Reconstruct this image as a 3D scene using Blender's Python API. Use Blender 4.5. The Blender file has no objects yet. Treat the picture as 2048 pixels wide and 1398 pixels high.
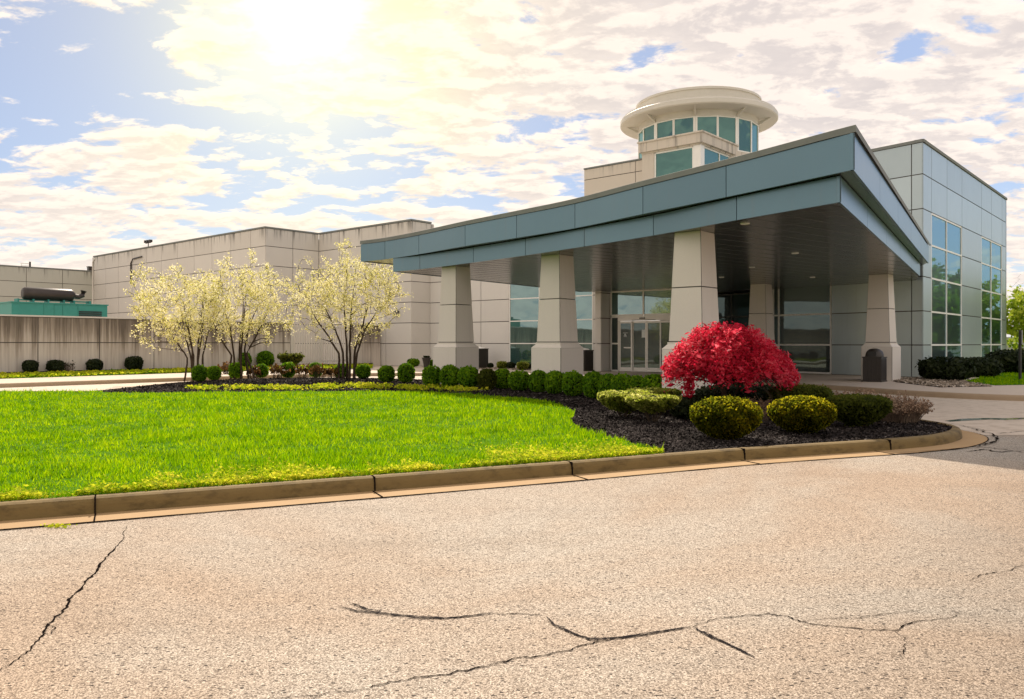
import bpy, math, random
import numpy as np
from mathutils import Vector
from mathutils.geometry import tessellate_polygon
R = math.radians
SC = bpy.context.scene
COL = SC.collection

# ------------------------------------------------------------------ camera
F, CX, HY, EYE = 1608.0, 1024.0, 687.0, 1.5      # focal length in px of the 2048 px frame, horizon row, eye height
cam = bpy.data.cameras.new("camera")
cam.sensor_width = 36.0
cam.lens = F / 2048 * 36.0
cam.shift_y = -12.0 / 2048
cam.clip_start = 0.1
cam.clip_end = 5000
camo = bpy.data.objects.new("camera", cam)
camo.location = (0, 0, EYE)
camo.rotation_euler = (R(90), 0, 0)
COL.objects.link(camo)
SC.camera = camo

# ------------------------------------------------------------------ light, sky, exposure
SUN_AZ, SUN_EL = -10.0, 43.0
SC.view_settings.view_transform = 'Standard'
SC.view_settings.look = 'None'
SC.view_settings.exposure = 0.28
SC.view_settings.gamma = 1.0
sun = bpy.data.lights.new("sun", 'SUN')
sun.energy = 4.8
sun.angle = R(0.6)
sun.color = (1.0, 0.88, 0.74)
suno = bpy.data.objects.new("sun", sun)
sdir = Vector((math.sin(R(SUN_AZ)) * math.cos(R(SUN_EL)), math.cos(R(SUN_AZ)) * math.cos(R(SUN_EL)), math.sin(R(SUN_EL))))
suno.rotation_euler = (-sdir).to_track_quat('-Z', 'Y').to_euler()
suno.location = (0, 0, 40)
COL.objects.link(suno)


class NT:
    """small node-tree writer"""
    def __init__(s, tree):
        s.t = tree
        s.n = tree.nodes
        s.n.clear()

    def node(s, kind, props=None, **ins):
        nd = s.n.new(kind)
        for k, v in (props or {}).items():
            setattr(nd, k, v)
        for k, v in ins.items():
            s.set(nd, k, v)
        return nd

    def set(s, nd, key, v):
        sock = nd.inputs[int(key[1:])] if key[0] == 'i' and key[1:].isdigit() else nd.inputs[key.replace('_', ' ')]
        if hasattr(v, 'is_output') or isinstance(v, bpy.types.NodeSocket):
            s.t.links.new(v, sock)
        else:
            if isinstance(v, (tuple, list)) and sock.type == 'RGBA' and len(v) == 3:
                v = tuple(v) + (1,)
            sock.default_value = v

    def math(s, op, a, b=None, c=None, clamp=False):
        nd = s.n.new('ShaderNodeMath')
        nd.operation = op
        nd.use_clamp = clamp
        for i, v in enumerate((a, b, c)):
            if v is not None:
                s.set(nd, 'i%d' % i, v)
        return nd.outputs[0]

    def mix(s, fac, a, b, blend='MIX'):
        nd = s.n.new('ShaderNodeMix')
        nd.data_type = 'RGBA'
        nd.blend_type = blend
        s.set(nd, 'i0', fac)
        s.set(nd, 'i6', a)
        s.set(nd, 'i7', b)
        return nd.outputs[2]

    def ramp(s, fac, stops, interp='LINEAR'):
        nd = s.n.new('ShaderNodeValToRGB')
        cr = nd.color_ramp
        cr.interpolation = interp
        while len(cr.elements) < len(stops):
            cr.elements.new(0.5)
        for e, (p, c) in zip(cr.elements, stops):
            e.position = p
            e.color = tuple(c) + (1,) if len(c) == 3 else c
        s.set(nd, 'i0', fac)
        return nd.outputs[0]

    def sstep(s, v, lo, hi):
        nd = s.n.new('ShaderNodeMapRange')
        nd.interpolation_type = 'SMOOTHSTEP'
        s.set(nd, 'i0', v)
        s.set(nd, 'i1', lo)
        s.set(nd, 'i2', hi)
        return nd.outputs[0]

    def noise(s, vec, scale, detail=4, rough=0.5, dist=0.0, out=0):
        nd = s.n.new('ShaderNodeTexNoise')
        if vec is not None:
            s.set(nd, 'Vector', vec)
        s.set(nd, 'Scale', scale)
        s.set(nd, 'Detail', detail)
        s.set(nd, 'Roughness', rough)
        s.set(nd, 'Distortion', dist)
        return nd.outputs[out]

    def mapping(s, vec, loc=(0, 0, 0), rot=(0, 0, 0), scale=(1, 1, 1)):
        nd = s.n.new('ShaderNodeMapping')
        s.set(nd, 'Vector', vec)
        s.set(nd, 'Location', loc)
        s.set(nd, 'Rotation', rot)
        s.set(nd, 'Scale', scale)
        return nd.outputs[0]


def pxdir(px, py):
    return Vector(((px - CX) / F, 1.0, (HY - py) / F)).normalized()


def make_world():
    w = bpy.data.worlds.new("World")
    SC.world = w
    w.use_nodes = True
    t = NT(w.node_tree)
    d = t.node('ShaderNodeTexCoord').outputs['Generated']
    sky = t.node('ShaderNodeTexSky', dict(sky_type='NISHITA', sun_disc=False, sun_elevation=R(SUN_EL), sun_rotation=R(SUN_AZ),
                                         air_density=1.0, dust_density=0.3, ozone_density=3.0)).outputs[0]
    sep = t.node('ShaderNodeSeparateXYZ', Vector=d)
    x, y, z = sep.outputs
    zc = t.math('ADD', t.math('MAXIMUM', z, 0.0), 0.20)
    comb = t.node('ShaderNodeCombineXYZ', X=t.math('DIVIDE', x, zc), Y=t.math('DIVIDE', y, zc)).outputs[0]

    def dot(v):
        nd = t.n.new('ShaderNodeVectorMath')
        nd.operation = 'DOT_PRODUCT'
        t.set(nd, 'i0', d)
        nd.inputs[1].default_value = v
        return t.math('MAXIMUM', nd.outputs['Value'], 0.0)

    def spot(px, py, power, amt):
        return t.math('MULTIPLY', t.math('POWER', dot(pxdir(px, py)), power), amt)

    def spots(rows, start=0.0):
        v = start
        for r_ in rows:
            v = t.math('ADD', v, spot(*r_))
        return v
    right_back = t.math('POWER', dot(Vector((0.74, 0.42, 0.42)).normalized()), 9.0)
    back = t.sstep(y, 0.3, -0.4)
    blue = t.mix(1.0, sky, (0.060, 0.067, 0.080), 'MULTIPLY')
    blue = t.mix(0.30, blue, (0.74, 0.74, 0.77))
    blue = t.mix(t.math('MULTIPLY', right_back, 0.7), blue, t.mix(1.0, blue, (1.9, 2.0, 2.0), 'MULTIPLY'))
    # broken cloud layer: cloudlets lie on a flat sheet, so they get smaller and flatter towards the horizon
    v1 = t.mapping(comb, (3.1, 1.7, 0), (0, 0, R(20)), (0.95, 1.25, 1))
    n1 = t.noise(v1, 5.6, 10, 0.60, 0.2)
    n2 = t.noise(t.mapping(comb, (7.3, 2.2, 0), (0, 0, R(-20)), (1, 0.8, 1)), 0.8, 4, 0.55, 0.4)
    n3 = t.noise(t.mapping(comb, (3.13, 1.665, 0), (0, 0, R(20)), (0.95, 1.25, 1)), 5.6, 10, 0.60, 0.2)   # the same sheet, shifted towards the sun: lit rims
    n4 = t.noise(t.mapping(comb, (1.5, 9.2, 0), (0, 0, R(20)), (1, 1.5, 1)), 9.0, 6, 0.6, 0.3)
    n = t.math('ADD', t.math('MULTIPLY', n1, 0.70), t.math('MULTIPLY', n2, 0.30))
    bias = spots([(60, 150, 260, -0.10), (190, 190, 420, -0.13), (330, 170, 600, -0.08), (480, 250, 420, -0.15), (700, 330, 420, -0.10), (880, 330, 700, -0.08), (1130, 300, 900, -0.10), (1230, 110, 1600, -0.05),
                  (1830, 65, 4000, -0.11), (1960, 80, 4000, -0.05), (1600, 110, 4000, -0.10), (1480, 130, 5000, -0.09), (1840, 250, 900, -0.04), (1750, 330, 100, 0.03),
                  (250, 300, 300, 0.09), (1600, 40, 60, 0.05)], 0.09)
    bias = t.math('ADD', bias, t.math('MULTIPLY', right_back, -0.24))
    dens = t.math('ADD', n, bias)
    m = t.sstep(dens, 0.485, 0.555)
    rim = t.math('SUBTRACT', n1, n3)
    lit = t.sstep(t.math('ADD', t.math('MULTIPLY', rim, 2.8), t.math('MULTIPLY', t.math('SUBTRACT', n4, 0.5), 0.75)), -0.20, 0.20)
    body = t.sstep(dens, 0.66, 0.50)                       # thick middles are greyer than thin edges
    k = t.math('ADD', t.math('MULTIPLY', lit, 0.68), t.math('MULTIPLY', body, 0.32))
    cloud = t.mix(k, (0.66, 0.59, 0.56), (1.0, 0.875, 0.765))
    hz = t.sstep(z, 0.20, 0.0)
    cloud = t.mix(t.math('MULTIPLY', hz, 0.5), cloud, (0.90, 0.79, 0.70))
    blue = t.mix(t.math('MULTIPLY', hz, 0.7), blue, (0.66, 0.70, 0.74))
    cloud = t.mix(back, cloud, t.mix(1.0, cloud, (1.18, 1.20, 1.22), 'MULTIPLY'))
    base = t.mix(t.math('MULTIPLY', m, 0.96), blue, cloud)
    # thin bright cloud lit up round the sun
    g = base
    for (px, py, pw, col) in ((605, 60, 26, (0.17, 0.12, -0.08)), (605, 40, 90, (0.33, 0.27, -0.08)), (605, 20, 420, (0.5, 0.45, 0.16)), (605, 10, 1900, (2.5, 2.4, 2.1))):
        g = t.mix(1.0, g, t.mix(spot(px, py, pw, 1.0), (0, 0, 0), col), 'ADD')
    bg = t.node('ShaderNodeBackground', Color=g, Strength=1.0)
    out = t.node('ShaderNodeOutputWorld')
    t.t.links.new(bg.outputs[0], out.inputs[0])


make_world()


# ------------------------------------------------------------------ mesh building
class MB:
    def __init__(s):
        s.v, s.f, s.m = [], [], []

    def add(s, vs, fs, mi=0):
        o = len(s.v)
        s.v.extend([tuple(p) for p in vs])
        s.f.extend([tuple(i + o for i in q) for q in fs])
        s.m.extend([mi] * len(fs))
        return s

    def quad(s, a, b, c, d, mi=0):
        return s.add([a, b, c, d], [(0, 1, 2, 3)], mi)

    def obox(s, O, d, n, u0, u1, v0, v1, z0, z1, mi=0, bottom=True, back=True):
        """box in the frame point = O + d*u + n*v"""
        P = lambda u, v, z: (O[0] + d[0] * u + n[0] * v, O[1] + d[1] * u + n[1] * v, z)
        vs = [P(u0, v0, z0), P(u1, v0, z0), P(u1, v1, z0), P(u0, v1, z0), P(u0, v0, z1), P(u1, v0, z1), P(u1, v1, z1), P(u0, v1, z1)]
        fs = [(4, 5, 6, 7), (1, 2, 6, 5), (2, 3, 7, 6), (3, 0, 4, 7)]
        if bottom:
            fs.append((3, 2, 1, 0))
        if back:
            fs.append((0, 1, 5, 4))
        cr = d[0] * n[1] - d[1] * n[0]
        if cr < 0:
            fs = [q[::-1] for q in fs]
        return s.add(vs, fs, mi)

    def box(s, c, sx, sy, sz, mi=0):
        return s.obox((c[0], c[1]), (1, 0), (0, 1), -sx / 2, sx / 2, -sy / 2, sy / 2, c[2] - sz / 2, c[2] + sz / 2, mi)

    def poly(s, pts, z, mi=0, up=True):
        """flat filled polygon; z a number or a list of heights"""
        zz = z if isinstance(z, (list, tuple)) else [z] * len(pts)
        v3 = [Vector((p[0], p[1], h)) for p, h in zip(pts, zz)]
        tris = tessellate_polygon([[Vector((p[0], p[1], 0)) for p in pts]])
        fs = []
        for a, b, c in tris:
            cr = (v3[b].x - v3[a].x) * (v3[c].y - v3[a].y) - (v3[b].y - v3[a].y) * (v3[c].x - v3[a].x)
            if abs(cr) < 1e-9:
                continue
            fs.append((a, b, c) if (cr > 0) == up else (a, c, b))
        return s.add(v3, fs, mi)

    def prism(s, pts, z0, z1, mi=0, bottom=True):
        area = sum(pts[i - 1][0] * pts[i][1] - pts[i][0] * pts[i - 1][1] for i in range(len(pts)))
        if area < 0:
            pts = pts[::-1]
        s.poly(pts, z1, mi, True)
        if bottom:
            s.poly(pts, z0, mi, False)
        n = len(pts)
        for i in range(n):
            a, b = pts[i], pts[(i + 1) % n]
            s.quad((a[0], a[1], z0), (b[0], b[1], z0), (b[0], b[1], z1), (a[0], a[1], z1), mi)
        return s

    def strip(s, rows, mi=0, closed=False):
        """rows of equal length joined by quads"""
        n = len(rows[0])
        vs = [p for r in rows for p in r]
        fs = []
        for i in range(len(rows) - 1):
            for j in range(n if closed else n - 1):
                k = (j + 1) % n
                fs.append((i * n + j, i * n + k, (i + 1) * n + k, (i + 1) * n + j))
        return s.add(vs, fs, mi)

    def tube(s, path, radii, n=6, mi=0, caps=True):
        path = [Vector(p) for p in path]
        rows = []
        for i, p in enumerate(path):
            tdir = (path[min(i + 1, len(path) - 1)] - path[max(i - 1, 0)])
            if tdir.length < 1e-9:
                tdir = Vector((0, 0, 1))
            tdir.normalize()
            ref = Vector((0, 0, 1)) if abs(tdir.z) < 0.92 else Vector((1, 0, 0))
            a = tdir.cross(ref).normalized()
            b = tdir.cross(a)
            r = radii[i] if isinstance(radii, (list, tuple)) else radii
            rows.append([p + (a * math.cos(2 * math.pi * k / n) + b * math.sin(2 * math.pi * k / n)) * r for k in range(n)])
        s.strip(rows, mi, True)
        if caps:
            o = len(s.v)
            s.add(rows[0], [tuple(range(n))], mi)
            s.add(rows[-1], [tuple(range(n))[::-1]], mi)
        return s

    def lathe(s, c, prof, n=24, mi=0, a0=0.0, a1=2 * math.pi):
        full = abs(a1 - a0 - 2 * math.pi) < 1e-6
        rows = []
        for r, z in prof:
            m = n if full else n + 1
            rows.append([(c[0] + r * math.cos(a0 + (a1 - a0) * k / n), c[1] + r * math.sin(a0 + (a1 - a0) * k / n), c[2] + z) for k in range(m)])
        return s.strip(rows, mi, full)

    def build(s, name, mats, parent=None, smooth=False):
        me = bpy.data.meshes.new(name)
        off = Vector(parent_origin(parent))
        me.from_pydata([(p[0] - off.x, p[1] - off.y, p[2] - off.z) for p in s.v], [], s.f)
        if not isinstance(mats, (list, tuple)):
            mats = [mats]
        for m in mats:
            me.materials.append(m)
        me.polygons.foreach_set('material_index', s.m)
        if smooth:
            me.polygons.foreach_set('use_smooth', [True] * len(me.polygons))
        me.update()
        o = bpy.data.objects.new(name, me)
        COL.objects.link(o)
        if parent:
            o.parent = parent
        return o


def parent_origin(p):
    v = Vector((0, 0, 0))
    while p is not None:
        v = v + p.location
        p = p.parent
    return v


def np_mesh(name, verts, k, mats, parent=None, smooth=False):
    """verts: (n*k) x 3 array, every k in a row one face"""
    verts = np.asarray(verts, dtype=np.float32).reshape(-1, 3)
    off = parent_origin(parent)
    verts = verts - np.array(off, dtype=np.float32)
    nf = len(verts) // k
    me = bpy.data.meshes.new(name)
    me.vertices.add(len(verts))
    me.vertices.foreach_set('co', verts.ravel())
    me.loops.add(len(verts))
    me.loops.foreach_set('vertex_index', np.arange(len(verts), dtype=np.int32))
    me.polygons.add(nf)
    me.polygons.foreach_set('loop_start', np.arange(0, nf * k, k, dtype=np.int32))
    if smooth:
        me.polygons.foreach_set('use_smooth', [True] * nf)
    for m in (mats if isinstance(mats, (list, tuple)) else [mats]):
        me.materials.append(m)
    me.update(calc_edges=True)
    me.validate()
    o = bpy.data.objects.new(name, me)
    COL.objects.link(o)
    if parent:
        o.parent = parent
    return o


def thing(name, loc, label, cat, group=None):
    o = bpy.data.objects.new(name, None)
    o.empty_display_size = 0.3
    o.location = loc
    COL.objects.link(o)
    return tag(o, label, cat, group)


def tag(o, label, cat, group=None):
    o['label'] = label
    o['category'] = cat
    if group:
        o['group'] = group
    return o


def struct(o):
    o['kind'] = 'structure'
    return o


def stuff(o):
    o['kind'] = 'stuff'
    return o


def copy_tree(o, parent=None):
    c = o.copy()
    COL.objects.link(c)
    c.parent = parent
    for ch in o.children:
        copy_tree(ch, c)
    return c


def G(px, py, z=0.0):
    """where the ray through a photo pixel meets the level z"""
    y = F * (EYE - z) / (py - HY)
    return ((px - CX) / F * y, y)


def at(px, y):
    return ((px - CX) / F * y, y)


# building axes: U runs along the facade to the left, V into the depth
U = (-0.7545, 0.6566)
V = (0.6566, 0.7545)
B0 = (4.2, 17.9)


def AB(a, b):
    return (B0[0] + a * U[0] + b * V[0], B0[1] + a * U[1] + b * V[1])


NU = (-U[0], -U[1])
NV = (-V[0], -V[1])


# ------------------------------------------------------------------ materials
def mat(name):
    m = bpy.data.materials.new(name)
    m.use_nodes = True
    return m, NT(m.node_tree)


def finish(t, shader, disp=None):
    out = t.node('ShaderNodeOutputMaterial')
    t.t.links.new(shader.outputs[0], out.inputs[0])


def bump(t, h, strength=0.3, dist=0.02):
    return t.node('ShaderNodeBump', Height=h, Strength=strength, Distance=dist).outputs[0]


def plain(name, col, rough=0.5, metal=0.0, var=0.08, spec=0.5, scale=3.0, bmp=0.0):
    m, t = mat(name)
    co = t.node('ShaderNodeTexCoord').outputs['Object']
    n = t.noise(co, scale, 5, 0.6)
    c = t.mix(n, tuple(x * (1 - var) for x in col), tuple(min(1, x * (1 + var)) for x in col))
    p = t.node('ShaderNodeBsdfPrincipled', Base_Color=c, Roughness=t.math('ADD', rough - 0.05, t.math('MULTIPLY', n, 0.1)), Metallic=metal)
    p.inputs['Specular IOR Level'].default_value = spec
    if bmp:
        t.set(p, 'Normal', bump(t, t.noise(co, scale * 12, 4, 0.6), bmp, 0.01))
    finish(t, p)
    return m


def panel_mat(name, c1, c2, stain=0.35, top=None, rough=0.75):
    """precast panels: each panel a slightly different batch, rain streaks below the coping"""
    m, t = mat(name)
    geo = t.node('ShaderNodeNewGeometry')
    co = geo.outputs['Position']
    isl = geo.outputs['Random Per Island']
    n = t.noise(co, 0.9, 6, 0.6)
    f = t.noise(co, 40, 3, 0.6)
    c = t.mix(t.math('ADD', t.math('MULTIPLY', isl, 0.45), t.math('MULTIPLY', n, 0.55)), c1, c2)
    st = t.noise(t.mapping(co, scale=(3.2, 3.2, 0.16)), 1.0, 5, 0.7)
    if top is not None:
        sep = t.node('ShaderNodeSeparateXYZ', Vector=co)
        near = t.sstep(sep.outputs[2], top - 1.5, top)
        st = t.math('MULTIPLY', t.sstep(st, 0.50, 0.68), t.math('MULTIPLY', near, t.math('MULTIPLY', near, near)))
        st = t.math('MULTIPLY', st, stain * 1.6, clamp=True)
    else:
        st = t.math('MULTIPLY', t.sstep(st, 0.52, 0.75), stain)
    c = t.mix(st, c, (0.13, 0.12, 0.105))
    c = t.mix(t.math('MULTIPLY', f, 0.18), c, (0.25, 0.23, 0.21))
    p = t.node('ShaderNodeBsdfPrincipled', Base_Color=c, Roughness=rough)
    t.set(p, 'Normal', bump(t, t.noise(co, 60, 3, 0.6), 0.12, 0.006))
    finish(t, p)
    return m


M = {}
M['panel'] = panel_mat('pale_concrete_panel', (0.60, 0.565, 0.505), (0.735, 0.695, 0.63), 0.6, 8.75)
M['panel_rear'] = panel_mat('grey_green_panel', (0.44, 0.44, 0.37), (0.52, 0.51, 0.44), 0.7, 7.55)
M['panel_low'] = panel_mat('smooth_grey_panel', (0.66, 0.63, 0.58), (0.73, 0.70, 0.645), 0.06)
M['panel_cream'] = panel_mat('cream_panel', (0.62, 0.54, 0.44), (0.70, 0.62, 0.52), 0.4, 11.6)
M['column'] = panel_mat('column_stone', (0.69, 0.63, 0.555), (0.76, 0.70, 0.625), 0.08)
M['joint'] = plain('dark_joint', (0.10, 0.09, 0.08), 0.9)
M['coping'] = plain('metal_coping', (0.20, 0.21, 0.195), 0.8, 0.0, 0.2, spec=0.2)
M['hairline'] = plain('soffit_joint', (0.07, 0.08, 0.082), 0.25, 0.3)
M['white'] = plain('white_frame_paint', (0.86, 0.83, 0.77), 0.4, 0.0, 0.06)
M['cream'] = plain('cream_paint', (0.63, 0.585, 0.51), 0.55, 0.0, 0.1, scale=1.2)
M['black'] = plain('black_metal', (0.02, 0.018, 0.016), 0.45)
M['bin'] = plain('brown_black_bin', (0.035, 0.028, 0.022), 0.5, 0, 0.25)
M['tealpaint'] = plain('teal_green_paint', (0.03, 0.24, 0.20), 0.45, 0, 0.18)
M['louvre'] = plain('dark_louvre', (0.012, 0.03, 0.03), 0.6)
M['rust'] = plain('sooty_steel', (0.045, 0.035, 0.03), 0.42, 0.3, 0.5)
M['roof'] = plain('roof_membrane', (0.35, 0.34, 0.32), 0.9)
M['lampglass'] = plain('lamp_lens', (0.8, 0.78, 0.72), 0.2)
M['paper'] = plain('white_paper', (0.75, 0.78, 0.76), 0.8)
M['signblue'] = plain('sign_blue', (0.02, 0.05, 0.25), 0.5)
M['sensor'] = plain('grey_sensor', (0.12, 0.11, 0.1), 0.4)
M['rock'] = plain('tan_boulder', (0.42, 0.30, 0.17), 0.85, 0, 0.35, bmp=0.6)


def fascia_mat(name, col, metal, rough):
    m, t = mat(name)
    geo = t.node('ShaderNodeNewGeometry')
    co = geo.outputs['Position']
    isl = geo.outputs['Random Per Island']
    n = t.noise(co, 0.7, 4, 0.6)
    k = t.math('ADD', t.math('MULTIPLY', isl, 0.5), t.math('MULTIPLY', n, 0.5))
    c = t.mix(k, tuple(x * 0.88 for x in col), tuple(x * 1.12 for x in col))
    st = t.noise(t.mapping(co, scale=(4, 4, 0.3)), 1.0, 4, 0.7)
    c = t.mix(t.math('MULTIPLY', t.sstep(st, 0.55, 0.8), 0.25), c, (0.2, 0.2, 0.18))
    p = t.node('ShaderNodeBsdfPrincipled', Base_Color=c, Roughness=rough, Metallic=metal)
    t.set(p, 'Normal', bump(t, t.noise(co, 1.1, 3, 0.5), 0.22, 0.04))
    finish(t, p)
    return m


M['fascia'] = fascia_mat('blue_grey_metal', (0.135, 0.225, 0.27), 0.55, 0.30)
M['soffit'] = fascia_mat('glossy_soffit_metal', (0.085, 0.098, 0.10), 0.3, 0.20)
M['metalpanel'] = fascia_mat('silver_grey_panel', (0.44, 0.51, 0.52), 0.45, 0.34)


def glass_mat(name, col, f0=0.10, rough=0.02, warp=0.05, tint=(0.62, 0.86, 0.86)):
    """solar-control glass: dark tinted body, strong mirror reflection, slightly wavy panes"""
    m, t = mat(name)
    geo = t.node('ShaderNodeNewGeometry')
    co = geo.outputs['Position']
    n = t.noise(co, 0.6, 2, 0.5)
    nrm = bump(t, n, warp, 0.08)
    p = t.node('ShaderNodeBsdfPrincipled', Base_Color=col, Roughness=0.35)
    gl = t.node('ShaderNodeBsdfGlossy', Color=tint, Roughness=rough, Normal=nrm)
    fr = t.node('ShaderNodeLayerWeight', Blend=0.25).outputs['Fresnel']
    mx = t.node('ShaderNodeMixShader', i0=t.math('MINIMUM', t.math('ADD', t.math('MULTIPLY', fr, 0.8), f0), 0.9))
    t.t.links.new(p.outputs[0], mx.inputs[1])
    t.t.links.new(gl.outputs[0], mx.inputs[2])
    finish(t, mx)
    return m


M['glass'] = glass_mat('teal_glass', (0.014, 0.06, 0.052), 0.24)
M['glass_side'] = glass_mat('mirror_blue_glass', (0.008, 0.03, 0.035), 0.27, 0.02, 0.07, (0.38, 0.64, 0.74))
M['glass_tower'] = glass_mat('tower_green_glass', (0.004, 0.052, 0.040), 0.13, 0.02, 0.16, (0.40, 0.78, 0.70))
M['glass_dark'] = glass_mat('dark_lobby_glass', (0.010, 0.022, 0.018), 0.06)


def asphalt():
    m, t = mat('worn_asphalt')
    co = t.node('ShaderNodeNewGeometry').outputs['Position']
    big = t.noise(co, 0.20, 5, 0.62, 0.6)
    mid = t.noise(t.mapping(co, (4, 1, 0), (0, 0, R(26)), (0.35, 1.3, 1)), 1.0, 5, 0.65, 0.3)
    v = t.node('ShaderNodeTexVoronoi', dict(feature='F1'), Vector=co, Scale=200.0)
    st = t.node('ShaderNodeSeparateColor', Color=v.outputs['Color']).outputs[0]
    v2 = t.node('ShaderNodeTexVoronoi', dict(feature='F1'), Vector=t.mapping(co, scale=(0.7, 1.2, 1)), Scale=34.0)
    v3 = t.node('ShaderNodeTexVoronoi', dict(feature='F1'), Vector=co, Scale=140.0)
    s3 = t.node('ShaderNodeSeparateColor', Color=v3.outputs['Color']).outputs[2]
    c = t.ramp(st, ((0.0, (0.13, 0.11, 0.09)), (0.22, (0.30, 0.265, 0.222)), (0.72, (0.41, 0.365, 0.31)), (1.0, (0.70, 0.65, 0.57))))
    c = t.mix(t.math('MULTIPLY', t.sstep(s3, 0.78, 0.88), 0.8), c, (0.12, 0.098, 0.08))
    c = t.mix(t.math('MULTIPLY', t.sstep(s3, 0.12, 0.04), 0.5), c, (0.78, 0.72, 0.64))
    pit = t.sstep(v2.outputs['Distance'], 0.30, 0.17)
    pick = t.node('ShaderNodeSeparateColor', Color=v2.outputs['Color']).outputs[1]
    c = t.mix(t.math('MULTIPLY', pit, t.sstep(pick, 0.66, 0.68)), c, (0.025, 0.02, 0.018))
    # wear: greyer and tanner areas, faint wheel paths along the road
    c = t.mix(t.sstep(big, 0.36, 0.66), t.mix(1.0, c, (0.93, 0.79, 0.67), 'MULTIPLY'), t.mix(1.0, c, (1.04, 1.04, 1.02), 'MULTIPLY'))
    c = t.mix(t.math('MULTIPLY', t.sstep(mid, 0.50, 0.72), 0.35), c, t.mix(1.0, c, (0.62, 0.60, 0.58), 'MULTIPLY'))
    sep = t.node('ShaderNodeSeparateXYZ', Vector=co)
    dark_near_right = t.sstep(t.math('ADD', t.math('ADD', t.math('MULTIPLY', sep.outputs[0], 0.55), t.math('MULTIPLY', sep.outputs[1], -0.42)), t.math('MULTIPLY', big, 2.6)), -0.2, 1.5)  # mask: asphalt gets darker towards the near right
    c = t.mix(t.math('MULTIPLY', dark_near_right, 0.8), c, t.mix(1.0, c, (0.66, 0.66, 0.66), 'MULTIPLY'))
    p = t.node('ShaderNodeBsdfPrincipled', Base_Color=c, Roughness=0.88)
    p.inputs['Specular IOR Level'].default_value = 0.25
    h = t.math('ADD', t.math('MULTIPLY', v.outputs['Distance'], 0.6), t.math('MULTIPLY', v3.outputs['Distance'], 0.8))
    t.set(p, 'Normal', bump(t, h, 0.45, 0.006))
    finish(t, p)
    return m


M['asphalt'] = asphalt()


def concrete(name, c1, c2, moss=None, scale=1.0, rough=0.85, spots=0.3):
    m, t = mat(name)
    co = t.node('ShaderNodeNewGeometry').outputs['Position']
    n = t.noise(co, 1.3 * scale, 6, 0.65, 0.3)
    f = t.noise(co, 45, 4, 0.7)
    c = t.mix(n, c1, c2)
    c = t.mix(t.math('MULTIPLY', t.sstep(f, 0.55, 0.8), spots), c, tuple(x * 0.45 for x in c1))
    if moss:
        mo = t.noise(t.mapping(co, scale=(1, 1, 2.5)), 3.5, 6, 0.7)
        c = t.mix(t.math('MULTIPLY', t.sstep(mo, 0.45, 0.70), 0.75), c, moss)
    p = t.node('ShaderNodeBsdfPrincipled', Base_Color=c, Roughness=rough)
    t.set(p, 'Normal', bump(t, f, 0.3, 0.01))
    finish(t, p)
    return m


M['kerb'] = concrete('weathered_kerb', (0.125, 0.080, 0.022), (0.22, 0.15, 0.050), (0.055, 0.034, 0.006))
M['gutter'] = concrete('tan_gutter_concrete', (0.31, 0.19, 0.080), (0.43, 0.28, 0.13))
M['drive'] = concrete('pale_drive_concrete', (0.50, 0.41, 0.32), (0.62, 0.53, 0.43), (0.36, 0.28, 0.20), scale=0.4)
M['walk'] = concrete('walk_concrete', (0.48, 0.39, 0.305), (0.58, 0.49, 0.40), scale=0.5)
M['farkerb'] = concrete('brown_kerb_concrete', (0.30, 0.22, 0.14), (0.40, 0.30, 0.2))  # plain brown concrete of the far kerb
M['puddle'] = plain('wet_concrete', (0.05, 0.042, 0.035), 0.12)
M['crack'] = plain('crack_dark', (0.012, 0.009, 0.008), 1.0, spec=0.0)
M['tar'] = plain('tar_black', (0.014, 0.011, 0.012), 0.9, spec=0.05)


def stained_wall():
    m, t = mat('streaked_concrete')
    co = t.node('ShaderNodeNewGeometry').outputs['Position']
    s1 = t.noise(t.mapping(co, scale=(2.6, 2.6, 0.10)), 1.0, 6, 0.75)
    s2 = t.noise(t.mapping(co, (5, 2, 1), scale=(7, 7, 0.22)), 1.0, 4, 0.7)
    sep = t.node('ShaderNodeSeparateXYZ', Vector=co)
    up = t.sstep(sep.outputs[2], 0.3, 2.9)
    k = t.math('ADD', t.math('MULTIPLY', s1, 0.6), t.math('MULTIPLY', s2, 0.4))
    k = t.math('ADD', k, t.math('MULTIPLY', t.math('SUBTRACT', up, 0.5), 0.26))
    c = t.ramp(k, ((0.36, (0.60, 0.54, 0.46)), (0.47, (0.47, 0.41, 0.345)), (0.545, (0.28, 0.235, 0.185)), (0.64, (0.13, 0.105, 0.08))))
    p = t.node('ShaderNodeBsdfPrincipled', Base_Color=c, Roughness=0.9)
    t.set(p, 'Normal', bump(t, t.noise(co, 30, 4, 0.6), 0.3, 0.01))
    finish(t, p)
    return m


M['stained'] = stained_wall()


def ground_mat(name, c1, c2, scale=6.0, rough=0.95, bmp=0.5, vor=None):
    m, t = mat(name)
    co = t.node('ShaderNodeNewGeometry').outputs['Position']
    n = t.noise(co, scale, 6, 0.7)
    c = t.mix(t.sstep(n, 0.3, 0.7), c1, c2)
    h = n
    if vor:
        v = t.node('ShaderNodeTexVoronoi', dict(feature='F1'), Vector=co, Scale=vor)
        k = t.node('ShaderNodeSeparateColor', Color=v.outputs['Color']).outputs[0]
        c = t.mix(t.sstep(k, 0.55, 1.0), c, tuple(min(1, x * 2.6) for x in c2))
        h = v.outputs['Distance']
    p = t.node('ShaderNodeBsdfPrincipled', Base_Color=c, Roughness=rough)
    p.inputs['Specular IOR Level'].default_value = 0.05
    t.set(p, 'Normal', bump(t, h, bmp, 0.03))
    finish(t, p)
    return m


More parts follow.
